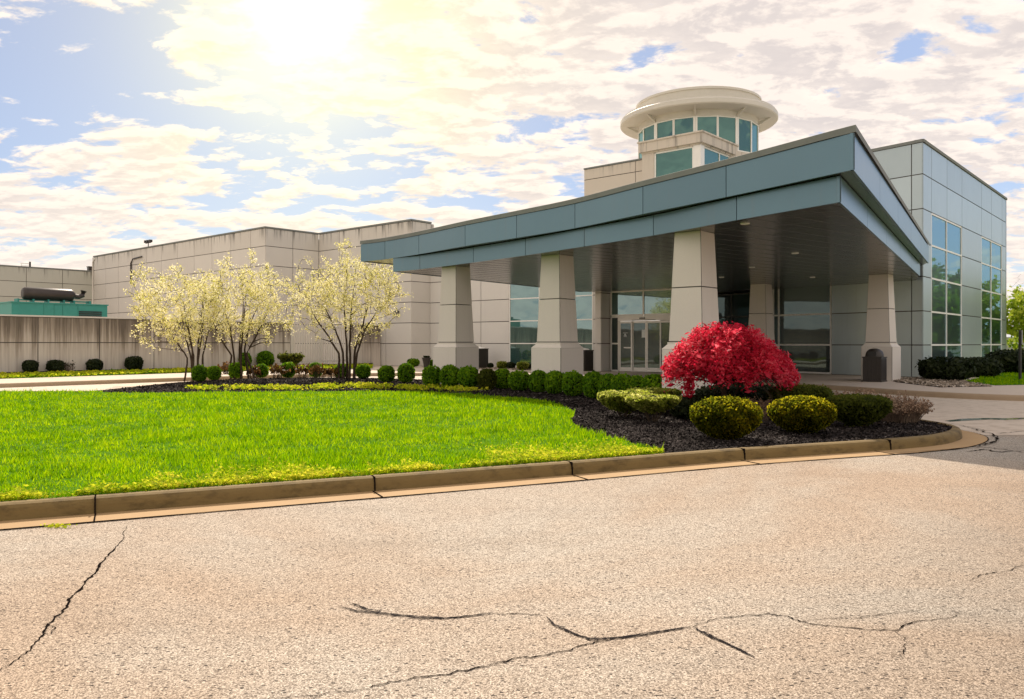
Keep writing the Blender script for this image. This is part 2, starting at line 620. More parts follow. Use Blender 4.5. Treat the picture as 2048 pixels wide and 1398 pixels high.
M['soil'] = ground_mat('lawn_soil', (0.035, 0.10, 0.001), (0.075, 0.19, 0.002), 4)
M['field'] = ground_mat('rough_grass', (0.05, 0.11, 0.015), (0.10, 0.19, 0.03), 0.7)
M['mulch'] = ground_mat('dark_mulch', (0.012, 0.010, 0.010), (0.032, 0.027, 0.026), 14, vor=34)
M['gravel'] = ground_mat('pale_gravel', (0.30, 0.25, 0.19), (0.45, 0.38, 0.30), 9, vor=24)


def leaf_mat(name, stops, trans=0.4, rough=0.55, tcol=None, refl=1.0):
    """leaves: colour differs leaf by leaf, light comes through"""
    m, t = mat(name)
    geo = t.node('ShaderNodeNewGeometry')
    n = t.noise(geo.outputs['Position'], 1.6, 3, 0.6)
    k = t.math('ADD', t.math('MULTIPLY', geo.outputs['Random Per Island'], 0.65), t.math('MULTIPLY', t.sstep(n, 0.3, 0.7), 0.35))
    c = t.ramp(k, stops)
    p = t.node('ShaderNodeBsdfPrincipled', Base_Color=t.mix(1.0, c, (refl, refl, refl), 'MULTIPLY'), Roughness=rough)
    p.inputs['Specular IOR Level'].default_value = 0.12 * refl
    tr = t.node('ShaderNodeBsdfTranslucent', Color=t.mix(1.0, c, tcol or (1, 1, 1), 'MULTIPLY'))
    mx = t.node('ShaderNodeMixShader', i0=trans)
    t.t.links.new(p.outputs[0], mx.inputs[1])
    t.t.links.new(tr.outputs[0], mx.inputs[2])
    finish(t, mx)
    return m


M['grass'] = leaf_mat('lawn_blades', ((0.0, (0.08, 0.21, 0.0005)), (0.45, (0.22, 0.43, 0.001)), (1.0, (0.56, 0.70, 0.006))), 0.6, 0.9, None, 0.75)
M['cover'] = leaf_mat('yellow_ground_cover_leaf', ((0.0, (0.14, 0.30, 0.004)), (0.4, (0.46, 0.55, 0.012)), (1.0, (0.92, 0.82, 0.07))), 0.55, 0.8, None, 0.85)
M['hedge'] = leaf_mat('boxwood_leaf', ((0.0, (0.035, 0.11, 0.005)), (0.5, (0.13, 0.28, 0.008)), (1.0, (0.36, 0.55, 0.015))), 0.5, 0.6, None, 0.85)
M['hedge_brown'] = leaf_mat('bronzed_boxwood_leaf', ((0.0, (0.05, 0.07, 0.010)), (0.6, (0.14, 0.17, 0.02)), (1.0, (0.30, 0.29, 0.05))), 0.55, 0.5, None, 0.5)
M['yew'] = leaf_mat('golden_yew_leaf', ((0.0, (0.07, 0.11, 0.006)), (0.5, (0.22, 0.24, 0.012)), (1.0, (0.80, 0.64, 0.02))), 0.70, 0.7, None, 0.18)
M['yew_lime'] = leaf_mat('pale_lime_leaf', ((0.0, (0.16, 0.26, 0.02)), (0.5, (0.46, 0.52, 0.06)), (1.0, (0.92, 0.88, 0.32))), 0.66, 0.6, None, 0.28)
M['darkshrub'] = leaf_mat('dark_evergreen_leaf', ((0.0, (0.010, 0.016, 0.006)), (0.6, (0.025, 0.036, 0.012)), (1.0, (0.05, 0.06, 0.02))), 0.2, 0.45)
M['red'] = leaf_mat('crimson_maple_leaf', ((0.0, (0.35, 0.006, 0.02)), (0.5, (0.80, 0.03, 0.08)), (1.0, (0.98, 0.22, 0.27))), 0.6, 0.5, None, 0.7)
M['blossom'] = leaf_mat('cream_blossom', ((0.0, (0.42, 0.46, 0.06)), (0.35, (0.80, 0.74, 0.26)), (0.7, (0.95, 0.90, 0.60)), (1.0, (0.97, 0.95, 0.85))), 0.5, 0.7)
M['barberry'] = leaf_mat('bronze_red_leaf', ((0.0, (0.05, 0.03, 0.012)), (0.5, (0.14, 0.08, 0.025)), (1.0, (0.36, 0.17, 0.045))), 0.35)
M['spirea'] = leaf_mat('dry_brown_leaf', ((0.0, (0.16, 0.10, 0.06)), (0.5, (0.32, 0.21, 0.14)), (1.0, (0.52, 0.38, 0.26))), 0.35)
M['spring'] = leaf_mat('spring_green_leaf', ((0.0, (0.14, 0.24, 0.01)), (0.5, (0.34, 0.44, 0.03)), (1.0, (0.60, 0.62, 0.08))), 0.45)
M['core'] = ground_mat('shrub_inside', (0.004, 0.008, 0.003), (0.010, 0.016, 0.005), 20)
M['bark'] = ground_mat('dark_bark', (0.035, 0.024, 0.018), (0.09, 0.065, 0.045), 18)
M['twig'] = ground_mat('dry_twig', (0.14, 0.10, 0.07), (0.26, 0.19, 0.14), 18)
M['chips'] = leaf_mat('bark_chips', ((0.0, (0.012, 0.010, 0.009)), (0.5, (0.045, 0.036, 0.032)), (0.80, (0.11, 0.09, 0.082)), (1.0, (0.42, 0.38, 0.35))), 0.0, 0.9, None, 0.6)
M['pebbles'] = leaf_mat('pebble_stone', ((0.0, (0.16, 0.12, 0.09)), (0.5, (0.38, 0.31, 0.24)), (1.0, (0.62, 0.54, 0.45))), 0.0, 0.8)


# ------------------------------------------------------------------ ground, road, drive, kerbs
def smooth_curve(pts, n=6):
    """Catmull-Rom through the points"""
    out = []
    P = [Vector(p).to_2d() if len(p) > 2 else Vector(p) for p in pts]
    for i in range(len(P) - 1):
        p0, p1, p2, p3 = P[max(i - 1, 0)], P[i], P[i + 1], P[min(i + 2, len(P) - 1)]
        for k in range(n):
            s = k / n
            out.append(0.5 * ((2 * p1) + (p2 - p0) * s + (2 * p0 - 5 * p1 + 4 * p2 - p3) * s * s + (3 * p1 - p0 - 3 * p2 + p3) * s ** 3))
    out.append(P[-1])
    return [(p[0], p[1]) for p in out]


def offset(pts, d, closed=True):
    """move a line to its left by d"""
    n = len(pts)
    out = []
    for i in range(n):
        a = pts[i - 1] if (closed or i > 0) else pts[i]
        b = pts[(i + 1) % n] if (closed or i < n - 1) else pts[i]
        tx, ty = b[0] - a[0], b[1] - a[1]
        l = math.hypot(tx, ty) or 1
        out.append((pts[i][0] - ty / l * d, pts[i][1] + tx / l * d))
    return out


mb = MB()
S = 2500
mb.quad((-S, -S, -0.03), (S, -S, -0.03), (S, S, -0.03), (-S, S, -0.03))
struct(mb.build('ground', M['field']))

mb = MB()
mb.quad((-90, -30, 0), (90, -30, 0), (90, 24, 0), (-90, 24, 0))
struct(mb.build('road', M['asphalt']))

front = [(-24, -2.75), (-14, 2.1), (-4.28, 6.74), (-1.38, 8.12), (0.68, 9.12), (3.0, 10.3), (5.3, 11.25)]
tip = [(5.3, 11.25), (6.35, 11.85), (7.12, 12.7), (7.42, 13.6), (7.3, 14.8)]
back = [(7.3, 14.8), (6.6, 17.0), (5.5, 19.3), (4.2, 21.6), (2.6, 24.2), (0.3, 27.0), (-1.5, 28.8), (-3.5, 30.4), (-5.5, 31.6), (-8.0, 32.0), (-10.3, 31.0), (-11.6, 28.6), (-11.9, 26.0), (-12.0, 23.2)]
outline = front[:-1] + smooth_curve(tip, 6)[:-1] + smooth_curve(back, 4)[:-1] + [(-12.0, 23.0), (-15.5, 22.8), (-20, 21.5), (-25, 16), (-27, 6)]
KH = 0.15


def kerb_mesh(line, w, h, closed, mi=0, r=0.04, z0=0.0):
    """rolled concrete kerb along a line, its face on the line, its back w to the left"""
    prof = [(0.0, -0.02), (0.014, h - r * 1.6), (0.022, h - r * 0.95), (0.038, h - r * 0.35), (0.03 + r, h), (w - 0.02, h), (w, h - 0.015), (w, -0.02)]
    rows = []
    for d, z in prof:
        rows.append([(p[0], p[1], z0 + z) for p in offset(line, d, closed)])
    m = MB()
    m.strip(rows, mi, closed)
    return m


kerb = kerb_mesh(outline, 0.17, KH, True)
struct(kerb.build('kerb', M['kerb'], smooth=False))


def along(line, px):
    """the point of a ground line seen at column px"""
    best = None
    for a, b in zip(line, line[1:]):
        r = (px - CX) / F
        den = (b[0] - a[0]) - r * (b[1] - a[1])
        if abs(den) < 1e-9:
            continue
        s = (r * a[1] - a[0]) / den
        if -1e-6 <= s <= 1.000001 and a[1] + s * (b[1] - a[1]) > 0:
            best = ((a[0] + s * (b[0] - a[0]), a[1] + s * (b[1] - a[1])), (b[0] - a[0], b[1] - a[1]))
            break
    return best


ol = outline[:14]
mb = MB()
for px in (190, 750, 1145, 1490, 1782):
    (x, y), (tx, ty) = along(ol, px)
    l = math.hypot(tx, ty)
    d = (tx / l, ty / l)
    n = (-d[1], d[0])
    mb.obox((x, y), d, n, -0.006, 0.006, -0.004, 0.03, 0.0, 0.10)
    mb.obox((x, y), d, n, -0.006, 0.006, 0.004, 0.172, 0.10, KH + 0.003)
struct(mb.build('kerb_joints', M['crack']))

# gutter pan: tan concrete strip beside the kerb
gut_line = front[:-1] + smooth_curve(tip, 6)
g_out = offset(gut_line, -0.34, False)
mb = MB()
mb.strip([[(p[0], p[1], 0.006) for p in g_out], [(p[0], p[1], 0.010) for p in offset(gut_line, 0.02, False)]])
struct(mb.build('gutter', M['gutter']))
mb = MB()
for px, lean in ((188, 0.0), (765, 0.25), (1175, 0.35), (1520, 0.4), (1790, 0.4)):
    (x, y), (tx, ty) = along(g_out, px)
    l = math.hypot(tx, ty)
    d = (tx / l, ty / l)
    n = (-d[1], d[0])
    mb.obox((x, y), d, n, -0.006, 0.006, 0.0, 0.345, 0.0, 0.0145)
# dark line of dirt where gutter and asphalt meet
rng = random.Random(5)
gl = smooth_curve(g_out[1:], 10)
rows = [[], []]
for p, q in zip(gl, offset(gl, -0.02, False)):
    k = rng.uniform(0.3, 1.2)
    rows[0].append((p[0] + 0.004 * rng.uniform(-1, 1), p[1], 0.0115))
    rows[1].append((p[0] + (q[0] - p[0]) * k, p[1] + (q[1] - p[1]) * k, 0.0085))
mb.strip(rows)
struct(mb.build('gutter_joints', M['crack']))

# concrete drive that passes under the canopy
far_kerb = smooth_curve([(-33, 8.5), (-24, 19.0), (-17.2, 27.1), (-12.9, 32.0), (-9.5, 35.2), (-5.6, 36.9), (-1.5, 36.4), (2.0, 34.0), (5.2, 31.2), (8.0, 28.8), (10.2, 26.0), (11.5, 22.8), (13.2, 20.9), (17, 19.2), (30, 16.5), (60, 12)], 5)
drive = [(7.0, 13.2), (8.6, 13.1), (10.5, 14.3), (15, 15.4), (30, 13.5), (60, 9)] + [(p[0], p[1] + 0.2) for p in far_kerb[::-1]] + [(-40, 8), (-27.5, 6), (-25, 15.8), (-20, 21.3), (-12.2, 23.2), (-9, 27), (0, 24), (5, 17)]
mb = MB()
mb.poly(drive, 0.004)
struct(mb.build('driveway', M['drive']))

wet = [G(*p, 0.0) for p in ((1890, 842), (1925, 838), (1965, 836.5), (2010, 837), (2060, 835.5), (2060, 838.5), (2010, 840.5), (1980, 839.5), (1940, 841.5), (1900, 844))]
mb = MB()
mb.poly(wet, 0.0075)
struct(mb.build('puddle', M['puddle']))
# raised platform of pavement behind the far kerb
WZ = 0.15
plat = [(p[0], p[1]) for p in offset(far_kerb, 0.16, False)] + [(95, 20), (95, 120), (-95, 120), (-95, 20)]
mb = MB()
mb.poly(plat, WZ)
struct(mb.build('pavement', M['walk']))
kerb2 = kerb_mesh(far_kerb, 0.18, WZ + 0.002, False)
struct(kerb2.build('kerb', M['farkerb']))

# lawn and planting bed of the island
inner = offset(outline, 0.16, True)
bed_edge = [G(*p, 0.15) for p in ((240, 785), (500, 783), (760, 782), (908, 786), (982, 791), (1067, 797), (1116, 807), (1149, 824), (1142, 841), (1168, 859), (1209, 870), (1242, 878))]
bed_curve = smooth_curve([(-11.75, 23.1)] + bed_edge + [(1.92, 9.95)], 5)
cut_f = along([(p[0], p[1]) for p in inner[:10]], 1330)[0]
bed_curve[-1] = cut_f
front_in = [p for p in inner[:8] if p[0] < cut_f[0]]
lawn_poly = front_in + [cut_f] + bed_curve[::-1] + inner[-5:]
mb = MB()
mb.poly(lawn_poly, KH - 0.012)
struct(mb.build('lawn', M['soil']))
i0 = len(front_in)
bed_poly = [cut_f] + inner[i0:-5] + bed_curve[:-1]
mb = MB()
mb.poly(bed_poly, KH - 0.02)
struct(mb.build('mulch_bed', M['mulch']))


def inside(poly, x, y):
    px = np.array([p[0] for p in poly])
    py = np.array([p[1] for p in poly])
    res = np.zeros(len(x), bool)
    j = len(poly) - 1
    for i in range(len(poly)):
        c = ((py[i] > y) != (py[j] > y)) & (x < (px[j] - px[i]) * (y - py[i]) / (py[j] - py[i] + 1e-12) + px[i])
        res ^= c
        j = i
    return res


def scatter(poly, density, rng, fall=None, ymin=4.0, xr=None):
    """random points inside a polygon, thinned by fall(distance)"""
    xs = [p[0] for p in poly]
    ys = [p[1] for p in poly]
    x0, x1, y0, y1 = min(xs), max(xs), max(min(ys), ymin), max(ys)
    if xr:
        x0, x1 = max(x0, xr[0]), min(x1, xr[1])
    n = int((x1 - x0) * (y1 - y0) * density)
    x = rng.uniform(x0, x1, n)
    y = rng.uniform(y0, y1, n)
    keep = inside(poly, x, y)
    if fall is not None:
        keep &= rng.uniform(0, 1, n) < fall(np.hypot(x, y))
    return x[keep], y[keep]


def blades(name, x, y, z, h, w, m, rng, lean=0.35, parent=None):
    n = len(x)
    az = rng.uniform(0, 2 * np.pi, n)
    la = rng.uniform(0, 2 * np.pi, n)
    ll = rng.uniform(0.05, lean, n) * h
    dx, dy = np.cos(az) * w / 2, np.sin(az) * w / 2
    v = np.zeros((n, 3, 3))
    v[:, 0] = np.stack([x - dx, y - dy, z + 0 * x], 1)
    v[:, 1] = np.stack([x + dx, y + dy, z + 0 * x], 1)
    v[:, 2] = np.stack([x + np.cos(la) * ll, y + np.sin(la) * ll, z + h], 1)
    return np_mesh(name, v, 3, m, parent)


def flakes(pts, size, rng, nrm=None, tilt=1.0, aspect=1.6):
    """leaf-like quads (diamonds) round the points; nrm biases where they face"""
    n = len(pts)
    a = rng.normal(size=(n, 3))
    if nrm is not None:
        a = nrm + a * tilt
    a /= np.linalg.norm(a, axis=1, keepdims=True) + 1e-9
    b = rng.normal(size=(n, 3))
    b -= a * np.sum(a * b, 1, keepdims=True)
    b /= np.linalg.norm(b, axis=1, keepdims=True) + 1e-9
    c = np.cross(a, b)
    s = (size * rng.uniform(0.65, 1.35, n))[:, None]
    v = np.zeros((n, 4, 3))
    v[:, 0] = pts + b * s * aspect * 0.5
    v[:, 1] = pts + c * s * 0.5 + a * s * 0.12
    v[:, 2] = pts - b * s * aspect * 0.5
    v[:, 3] = pts - c * s * 0.5 + a * s * 0.12
    return v


NR = np.random.default_rng(11)
# grass blades
x, y = scatter(lawn_poly, 1500, NR, lambda d: np.clip((8.5 / d) ** 1.7, 0.03, 1), 5.0, (-17, 3))
vis = np.abs(x) < 0.72 * y + 1.2
x, y = x[vis], y[vis]
d = np.hypot(x, y)
cl = sum(np.sin(x * f * math.cos(a_) + y * f * math.sin(a_) + p_) for f, a_, p_ in ((1.3, 0.4, 0), (2.1, 1.7, 1), (3.7, 2.6, 2), (6.1, 0.9, 3), (9.7, 2.1, 4), (15.0, 1.2, 5), (22.0, 2.9, 0.5))) / 3.2
hh = NR.uniform(0.025, 0.075, len(x)) * np.clip(1 + 0.55 * cl, 0.45, 1.9)
tf = NR.uniform(0, 1, len(x)) < 0.02
hh = np.where(tf, hh * 1.7, hh)
stuff(blades('grass', x, y, KH - 0.015, hh, 0.006 + 0.0009 * d, M['grass'], NR, 0.8))

# yellow-green ground cover: a broken belt along the front kerb, and low mats at the back of the lawn
belt = []
n = 44000
s = NR.uniform(0, 1, n)
xx = -9 + s * (cut_f[0] + 9)
fy = np.interp(xx, [p[0] for p in front], [p[1] for p in front]) + 0.19
dd = NR.exponential(0.42, n)
lim = 0.70 + 0.36 * np.sin(xx * 1.9) + 0.20 * np.sin(xx * 4.7 + 1) + 0.15 * np.sin(xx * 11.3) + np.where(xx > -0.5, 0.45 * np.clip(xx + .5, 0, 1), 0)
lim = lim * NR.uniform(0.5, 1.25, n) * np.clip((np.sin(xx * 2.3 + 0.6) + np.sin(xx * 5.1) + 0.6 * np.sin(xx * 13.0) + 1.9) / 2.2, 0, 1)
keep = NR.uniform(0, 1, n) < np.exp(-(dd / np.maximum(lim, 0.02)) ** 2 * 1.6)
xx, fy, dd = xx[keep], fy[keep], dd[keep]
pts = np.stack([xx - 0.42 * dd, fy + dd, KH + NR.uniform(0.0, 0.062, len(xx)) * (0.75 + 0.5 * np.clip(dd, 0, 1))], 1)
belt.append(flakes(pts, 0.024, NR, np.array([0, 0, 1.0]), 0.9, 1.5))
for cx_, cy_, rx_, ry_, cnt in ((-8.2, 24.2, 1.6, 0.9, 1100), (-6.4, 24.0, 1.4, 0.7, 800), (-5.0, 25.2, 1.2, 1.1, 1000), (-3.6, 24.4, 1.2, 0.7, 600), (-2.4, 24.0, 1.0, 0.9, 700), (-1.4, 23.1, 0.8, 0.5, 350)):
    r = np.sqrt(NR.uniform(0, 1, cnt))
    a = NR.uniform(0, 2 * np.pi, cnt)
    gx, gy = cx_ + rx_ * r * np.cos(a), cy_ + ry_ * r * np.sin(a)
    ok = (np.sin(gx * 5.0 + 2 * gy) + np.sin(gy * 7.3 - gx * 2.1) + NR.normal(0, .5, cnt)) > -0.35
    gx, gy = gx[ok], gy[ok]
    pts = np.stack([gx, gy, KH + NR.uniform(-.02, 0.10, len(gx))], 1)
    belt.append(flakes(pts, 0.06, NR, np.array([0, 0, 1.0]), 0.9, 1.5))
wx, wy = G(113, 1055, 0)
belt.append(flakes(np.stack([NR.normal(wx, .07, 90), NR.normal(wy, .02, 90), NR.uniform(0.0, 0.03, 90)], 1), 0.014, NR))
stuff(np_mesh('ground_cover', np.concatenate(belt), 4, M['cover']))

# bark chips
x, y = scatter(bed_poly, 1500, NR, lambda d: np.clip((10.5 / d) ** 2, 0.06, 1), 5.0)
d = np.hypot(x, y)
pts = np.stack([x, y, KH - 0.012 + NR.uniform(0, 0.02, len(x))], 1)
stuff(np_mesh('bark_mulch', flakes(pts, 0.012 + 0.0010 * d, NR, np.array([0, 0, 1.0]), 0.45, 1.9), 4, M['chips']))


# cracks and tar lines in the road
def ground_strip(mbx, pix, w, z, rng, jag=0.012, sub=7, wv=0.6):
    pts = [Vector(G(px, py, 0.0)) for px, py in pix]
    line = []
    for a, b in zip(pts, pts[1:]):
        for k in range(sub):
            line.append(a + (b - a) * (k / sub))
    line.append(pts[-1])
    off = 0.0
    rows = [[], []]
    N = len(line)
    for i, p in enumerate(line):
        t = (line[min(i + 1, N - 1)] - line[max(i - 1, 0)]).normalized()
        nn = Vector((-t.y, t.x))
        off = off * 0.6 + rng.uniform(-jag, jag)
        ww = w * (1 + wv * rng.uniform(-1, 1)) * min(1.0, 0.25 + 3.0 * min(i, N - 1 - i) / N)
        q = p + nn * off
        rows[0].append((q.x + nn.x * ww / 2, q.y + nn.y * ww / 2, z))
        rows[1].append((q.x - nn.x * ww / 2, q.y - nn.y * ww / 2, z))
    mbx.strip(rows)


rng = random.Random(3)
mb = MB()
ground_strip(mb, [(256, 1052), (243, 1080), (225, 1100), (205, 1122), (190, 1140), (176, 1160), (150, 1187), (137, 1206), (120, 1228), (98, 1248), (88, 1268), (60, 1298), (30, 1322), (-30, 1358)], 0.0126, 0.004, rng)
ground_strip(mb, [(105, 1252), (106, 1262), (90, 1270)], 0.0063, 0.005, rng)
ground_strip(mb, [(500, 1402), (640, 1390), (720, 1380), (780, 1364), (830, 1357), (900, 1348), (960, 1336), (1010, 1322), (1060, 1316), (1140, 1300), (1185, 1288), (1230, 1276), (1300, 1266), (1380, 1256)], 0.0084, 0.004, rng)
ground_strip(mb, [(1385, 1254), (1430, 1238), (1480, 1232), (1540, 1230), (1575, 1234), (1600, 1244), (1660, 1254), (1740, 1259), (1790, 1262), (1830, 1246), (1900, 1235), (1940, 1226)], 0.0084, 0.004, rng)
ground_strip(mb, [(1600, 1244), (1700, 1238), (1740, 1232), (1830, 1222), (1960, 1228)], 0.0053, 0.0045, rng)
ground_strip(mb, [(1930, 1162), (1960, 1152), (2000, 1144), (2060, 1130)], 0.0074, 0.004, rng)
ground_strip(mb, [(985, 1228), (1040, 1230), (1095, 1232)], 0.0085, 0.004, rng)
ground_strip(mb, [(1790, 1262), (1810, 1282), (1815, 1300), (1800, 1318)], 0.0042, 0.004, rng)
struct(mb.build('road_crack', M['crack']))
mb = MB()
for dv in (0, 1.6, 3.0):
    ground_strip(mb, [(680 + dv * 3, 1214 + dv), (715, 1222 + dv), (770, 1227 + dv * .8), (830, 1234 + dv), (890, 1237 + dv * .7), (940, 1232 + dv * .6), (985, 1226 + dv * .4)], 0.0084, 0.0045 + dv * 0.0004, rng, 0.004)
    ground_strip(mb, [(1093, 1233 + dv), (1110, 1250 + dv), (1150, 1268 + dv), (1180, 1278 + dv), (1230, 1277 + dv), (1290, 1268 + dv * .8), (1350, 1259 + dv * .6), (1380, 1255 + dv * .3)], 0.0084, 0.0045 + dv * 0.0004, rng, 0.004)
    ground_strip(mb, [(1386, 1255), (1410, 1266 + dv), (1450, 1285 + dv), (1480, 1300 + dv * .8), (1510, 1316)], 0.0084, 0.0045 + dv * 0.0004, rng, 0.004)
ground_strip(mb, [(697, 1206), (715, 1212), (735, 1220), (765, 1224)], 0.0126, 0.0062, rng, 0.003)
struct(mb.build('tar_line', M['tar']))
# crack and debris where the gutter turns into the drive
mb = MB()
ground_strip(mb, [(1925, 853), (1955, 861), (1985, 870), (1995, 878), (1985, 888), (1950, 896), (1890, 902), (1800, 907)], 0.03, 0.018, rng, 0.03)
ground_strip(mb, [(1900, 848), (1940, 856), (1980, 866)], 0.015, 0.019, rng, 0.02)
ground_strip(mb, [(1990, 868), (2020, 866), (2060, 862)], 0.02, 0.011, rng, 0.02)
ground_strip(mb, [(1930, 903), (1970, 900), (2000, 905), (2060, 903)], 0.035, 0.006, rng, 0.05)
ground_strip(mb, [(1960, 893), (2000, 898), (2060, 908)], 0.02, 0.0055, rng, 0.05)
struct(mb.build('road_crack', M['crack']))


# ------------------------------------------------------------------ walls
def panel_wall(name, O, d, n, us, zs, mats, parent, skip=None, gap=0.04, coping=None, cop_mat=None):
    """panels between the joint lines us x zs; skip(u0,u1,z0,z1) leaves an opening"""
    m = MB()
    P = lambda u, v, z: (O[0] + d[0] * u + n[0] * v, O[1] + d[1] * u + n[1] * v, z)
    flip = (d[0] * n[1] - d[1] * n[0]) > 0
    for u0, u1 in zip(us, us[1:]):
        for z0, z1 in zip(zs, zs[1:]):
            if skip and skip((u0 + u1) / 2, (z0 + z1) / 2):
                continue
            q = [P(u0, -0.03, z0), P(u1, -0.03, z0), P(u1, -0.03, z1), P(u0, -0.03, z1)]
            m.add(q, [(0, 1, 2, 3) if not flip else (3, 2, 1, 0)], 1)
            m.obox(O, d, n, u0 + gap / 2, u1 - gap / 2, -0.03, 0.0, z0 + gap / 2, z1 - gap / 2, 0, True, False)
    o = m.build(name, mats, parent)
    if coping:
        c = MB()
        c.obox(O, d, n, us[0] - 0.0, us[-1] + 0.0, -0.30, 0.045, zs[-1] + 0.001, zs[-1] + coping)
        c.build('coping', cop_mat or M['coping'], parent)
    return o


def window(parent, O, d, n, us, zs, glass, fw=0.055, depth=0.09, missing=None, name='window', frame=None, setback=-0.05):
    """one framed window: frame and mullions in one mesh, each pane a sub-part"""
    m = MB()
    for i, u in enumerate(us):
        m.obox(O, d, n, u - fw / 2, u + fw / 2, setback - depth / 2, setback + depth / 2, zs[0], zs[-1])
    for j, z in enumerate(zs):
        for u0, u1 in zip(us, us[1:]):
            m.obox(O, d, n, u0 + fw / 2, u1 - fw / 2, setback - depth / 2 + 0.004, setback + depth / 2 - 0.004, z - fw / 2, z + fw / 2)
    fr = m.build(name, frame or M['white'], parent)
    for u0, u1 in zip(us, us[1:]):
        for z0, z1 in zip(zs, zs[1:]):
            g = MB()
            g.obox(O, d, n, u0 + fw / 2 - 0.005, u1 - fw / 2 + 0.005, setback - 0.012, setback + 0.012, z0 + fw / 2 - 0.005, z1 - fw / 2 + 0.005)
            g.build('pane', glass, fr)
    return fr


def frange(a, b, s):
    out = [a]
    while out[-1] + s < b - 0.3:
        out.append(out[-1] + s)
    out.append(b)
    return out


ZJ = [WZ] + [1.5 + 1.22 * k for k in range(0, 6)] + [8.72]

# --- long wing at the left: two stepped wall planes
wing = thing('concrete_wing', AB(36, 12) + (WZ,), 'long windowless wing of pale concrete panels with streaked top edge, behind the flowering trees', 'building')
us = [0.0, 1.68] + [1.68 + 2.43 * k for k in range(1, 11)]
us = us[:11] + [26.0]
panel_wall('front_wall', AB(36, 11.5), U, NV, us, ZJ, [M['panel'], M['joint']], wing, coping=0.10)
panel_wall('side_wall', AB(36, 11.5), V, NU, [0, 2.0, 4.0], ZJ, [M['panel'], M['joint']], wing, coping=0.099)
panel_wall('front_wall', AB(26.9, 15.5), U, NV, [0, 2.3, 4.6, 6.9, 9.1], ZJ, [M['panel'], M['joint']], wing, coping=0.10)
panel_wall('side_wall', AB(26.9, 15.5), V, NU, [0, 1.6], ZJ, [M['panel'], M['joint']], wing, coping=0.099)
mb = MB()
mb.prism([AB(62, 11.9), AB(36.4, 11.9), AB(36.4, 15.9), AB(27.3, 15.9), AB(27.3, 17.05), AB(27.3, 36), AB(62, 36)], 8.3, 8.45)
mb.build('roof', M['roof'], wing)
mb = MB()
mb.obox(AB(26.9, 17.1), U, V, 0.02, 35.0, 0.0, 0.25, 7.5, 8.7)
mb.obox(AB(26.9, 36), U, V, 0.0, 35.1, 0.0, 0.2, WZ, 8.7)
mb.obox(AB(62, 11.5), V, U, 0.0, 24.5, 0.0, 0.2, WZ, 8.7)
mb.build('back_wall', M['panel'], wing)
mb = MB()
c = AB(36 + 25.95, 11.5 - 0.06)
mb.tube([(c[0], c[1], 0.3), (c[0], c[1], 8.3), (c[0] + 0.25, c[1] - 0.2, 8.62)], 0.07, 8)
mb.build('downpipe', M['white'], wing, True)
# conduit running down the wall
mb = MB()
p0, p1, p2 = AB(36 + 16.9, 11.42), AB(36 + 18.4, 11.42), AB(36 + 18.75, 11.42)
mb.tube([p0 + (8.12,), p1 + (8.05,), p2 + (7.75,), p2 + (6.1,)], 0.055, 7)
mb.build('conduit', M['rust'], wing, True)

# roof floodlights on the wing
p = AB(36 + 16.4, 11.7)
fl = thing('floodlight', p + (8.82,), 'pair of small roof floodlights on a short pole above the long concrete wing', 'floodlight')
mb = MB()
mb.tube([p + (8.8,), p + (9.15,)], 0.035, 7)
mb.obox(p, U, V, -0.42, 0.42, -0.03, 0.03, 9.12, 9.17)
mb.build('pole', M['rust'], fl)
for s_ in (-1, 0.1, 1):
    mb = MB()
    mb.obox((p[0] + U[0] * 0.38 * s_, p[1] + U[1] * 0.38 * s_), U, V, -0.1, 0.1, -0.12, 0.1, 9.17, 9.36)
    mb.build('lamp_head', M['rust'], fl)

# --- lower rear wing at the far left
C0 = AB(62, 11.55)
rear = thing('rear_wing', C0 + (WZ,), 'lower grey-green panelled wing with streaks under its roof edge, behind the generator', 'building')
ZR = [WZ, 1.5, 2.72, 3.94, 5.16, 6.38, 7.5]
us = [0.05, 2.45, 5.1, 7.6, 10.1, 12.6, 15.1, 17.6]
panel_wall('wall', C0, NV, NU, us, ZR, [M['panel_rear'], M['joint']], rear, coping=0.09)
mb = MB()
mb.obox(C0, NV, NU, 0.05, 17.6, -9.0, -0.31, 7.2, 7.3)
mb.build('roof', M['roof'], rear)
mb = MB()
mb.obox(C0, NV, NU, 17.3, 17.58, -9.0, -0.05, WZ, 7.5)
mb.build('side_wall', M['panel_rear'], rear)


def on_rear(px, back_=0.3):
    r = (px - CX) / F
    O = (C0[0] - NU[0] * back_, C0[1] - NU[1] * back_)
    t_ = (O[0] - r * O[1]) / (r * NV[1] - NV[0])
    return (O[0] + NV[0] * t_, O[1] + NV[1] * t_)


p = on_rear(60)
tag(MB().tube([p + (7.5,), p + (8.0,)], 0.07, 8).build('vent_pipe', M['rust']), 'thin dark vent pipe standing on the roof edge of the rear wing', 'vent pipe')
p = on_rear(50, 0.8)
mb = MB()
for u in (-0.3, 0.25):
    mb.obox(p, NV, NU, u - 0.02, u + 0.02, -0.02, 0.02, 7.3, 7.86)
mb.obox(p, NV, NU, -0.36, 0.32, -0.05, 0.05, 7.86, 7.91)
mb.obox(p, NV, NU, -0.34, 0.30, -0.03, 0.03, 7.7, 7.73)
tag(mb.build('roof_rail', M['white']), 'low pale rail on the rear wing roof beside the thin vent pipe', 'rail')
p = on_rear(181, 0.6)
mb = MB()
mb.obox(p, NV, NU, -0.2, 0.2, -0.2, 0.2, 7.3, 7.92)
mb.obox(p, NV, NU, -0.24, 0.24, -0.24, 0.24, 7.92, 7.98)
tag(mb.build('roof_vent', M['rust']), 'square dark roof vent where the rear wing meets the taller wing', 'roof vent')

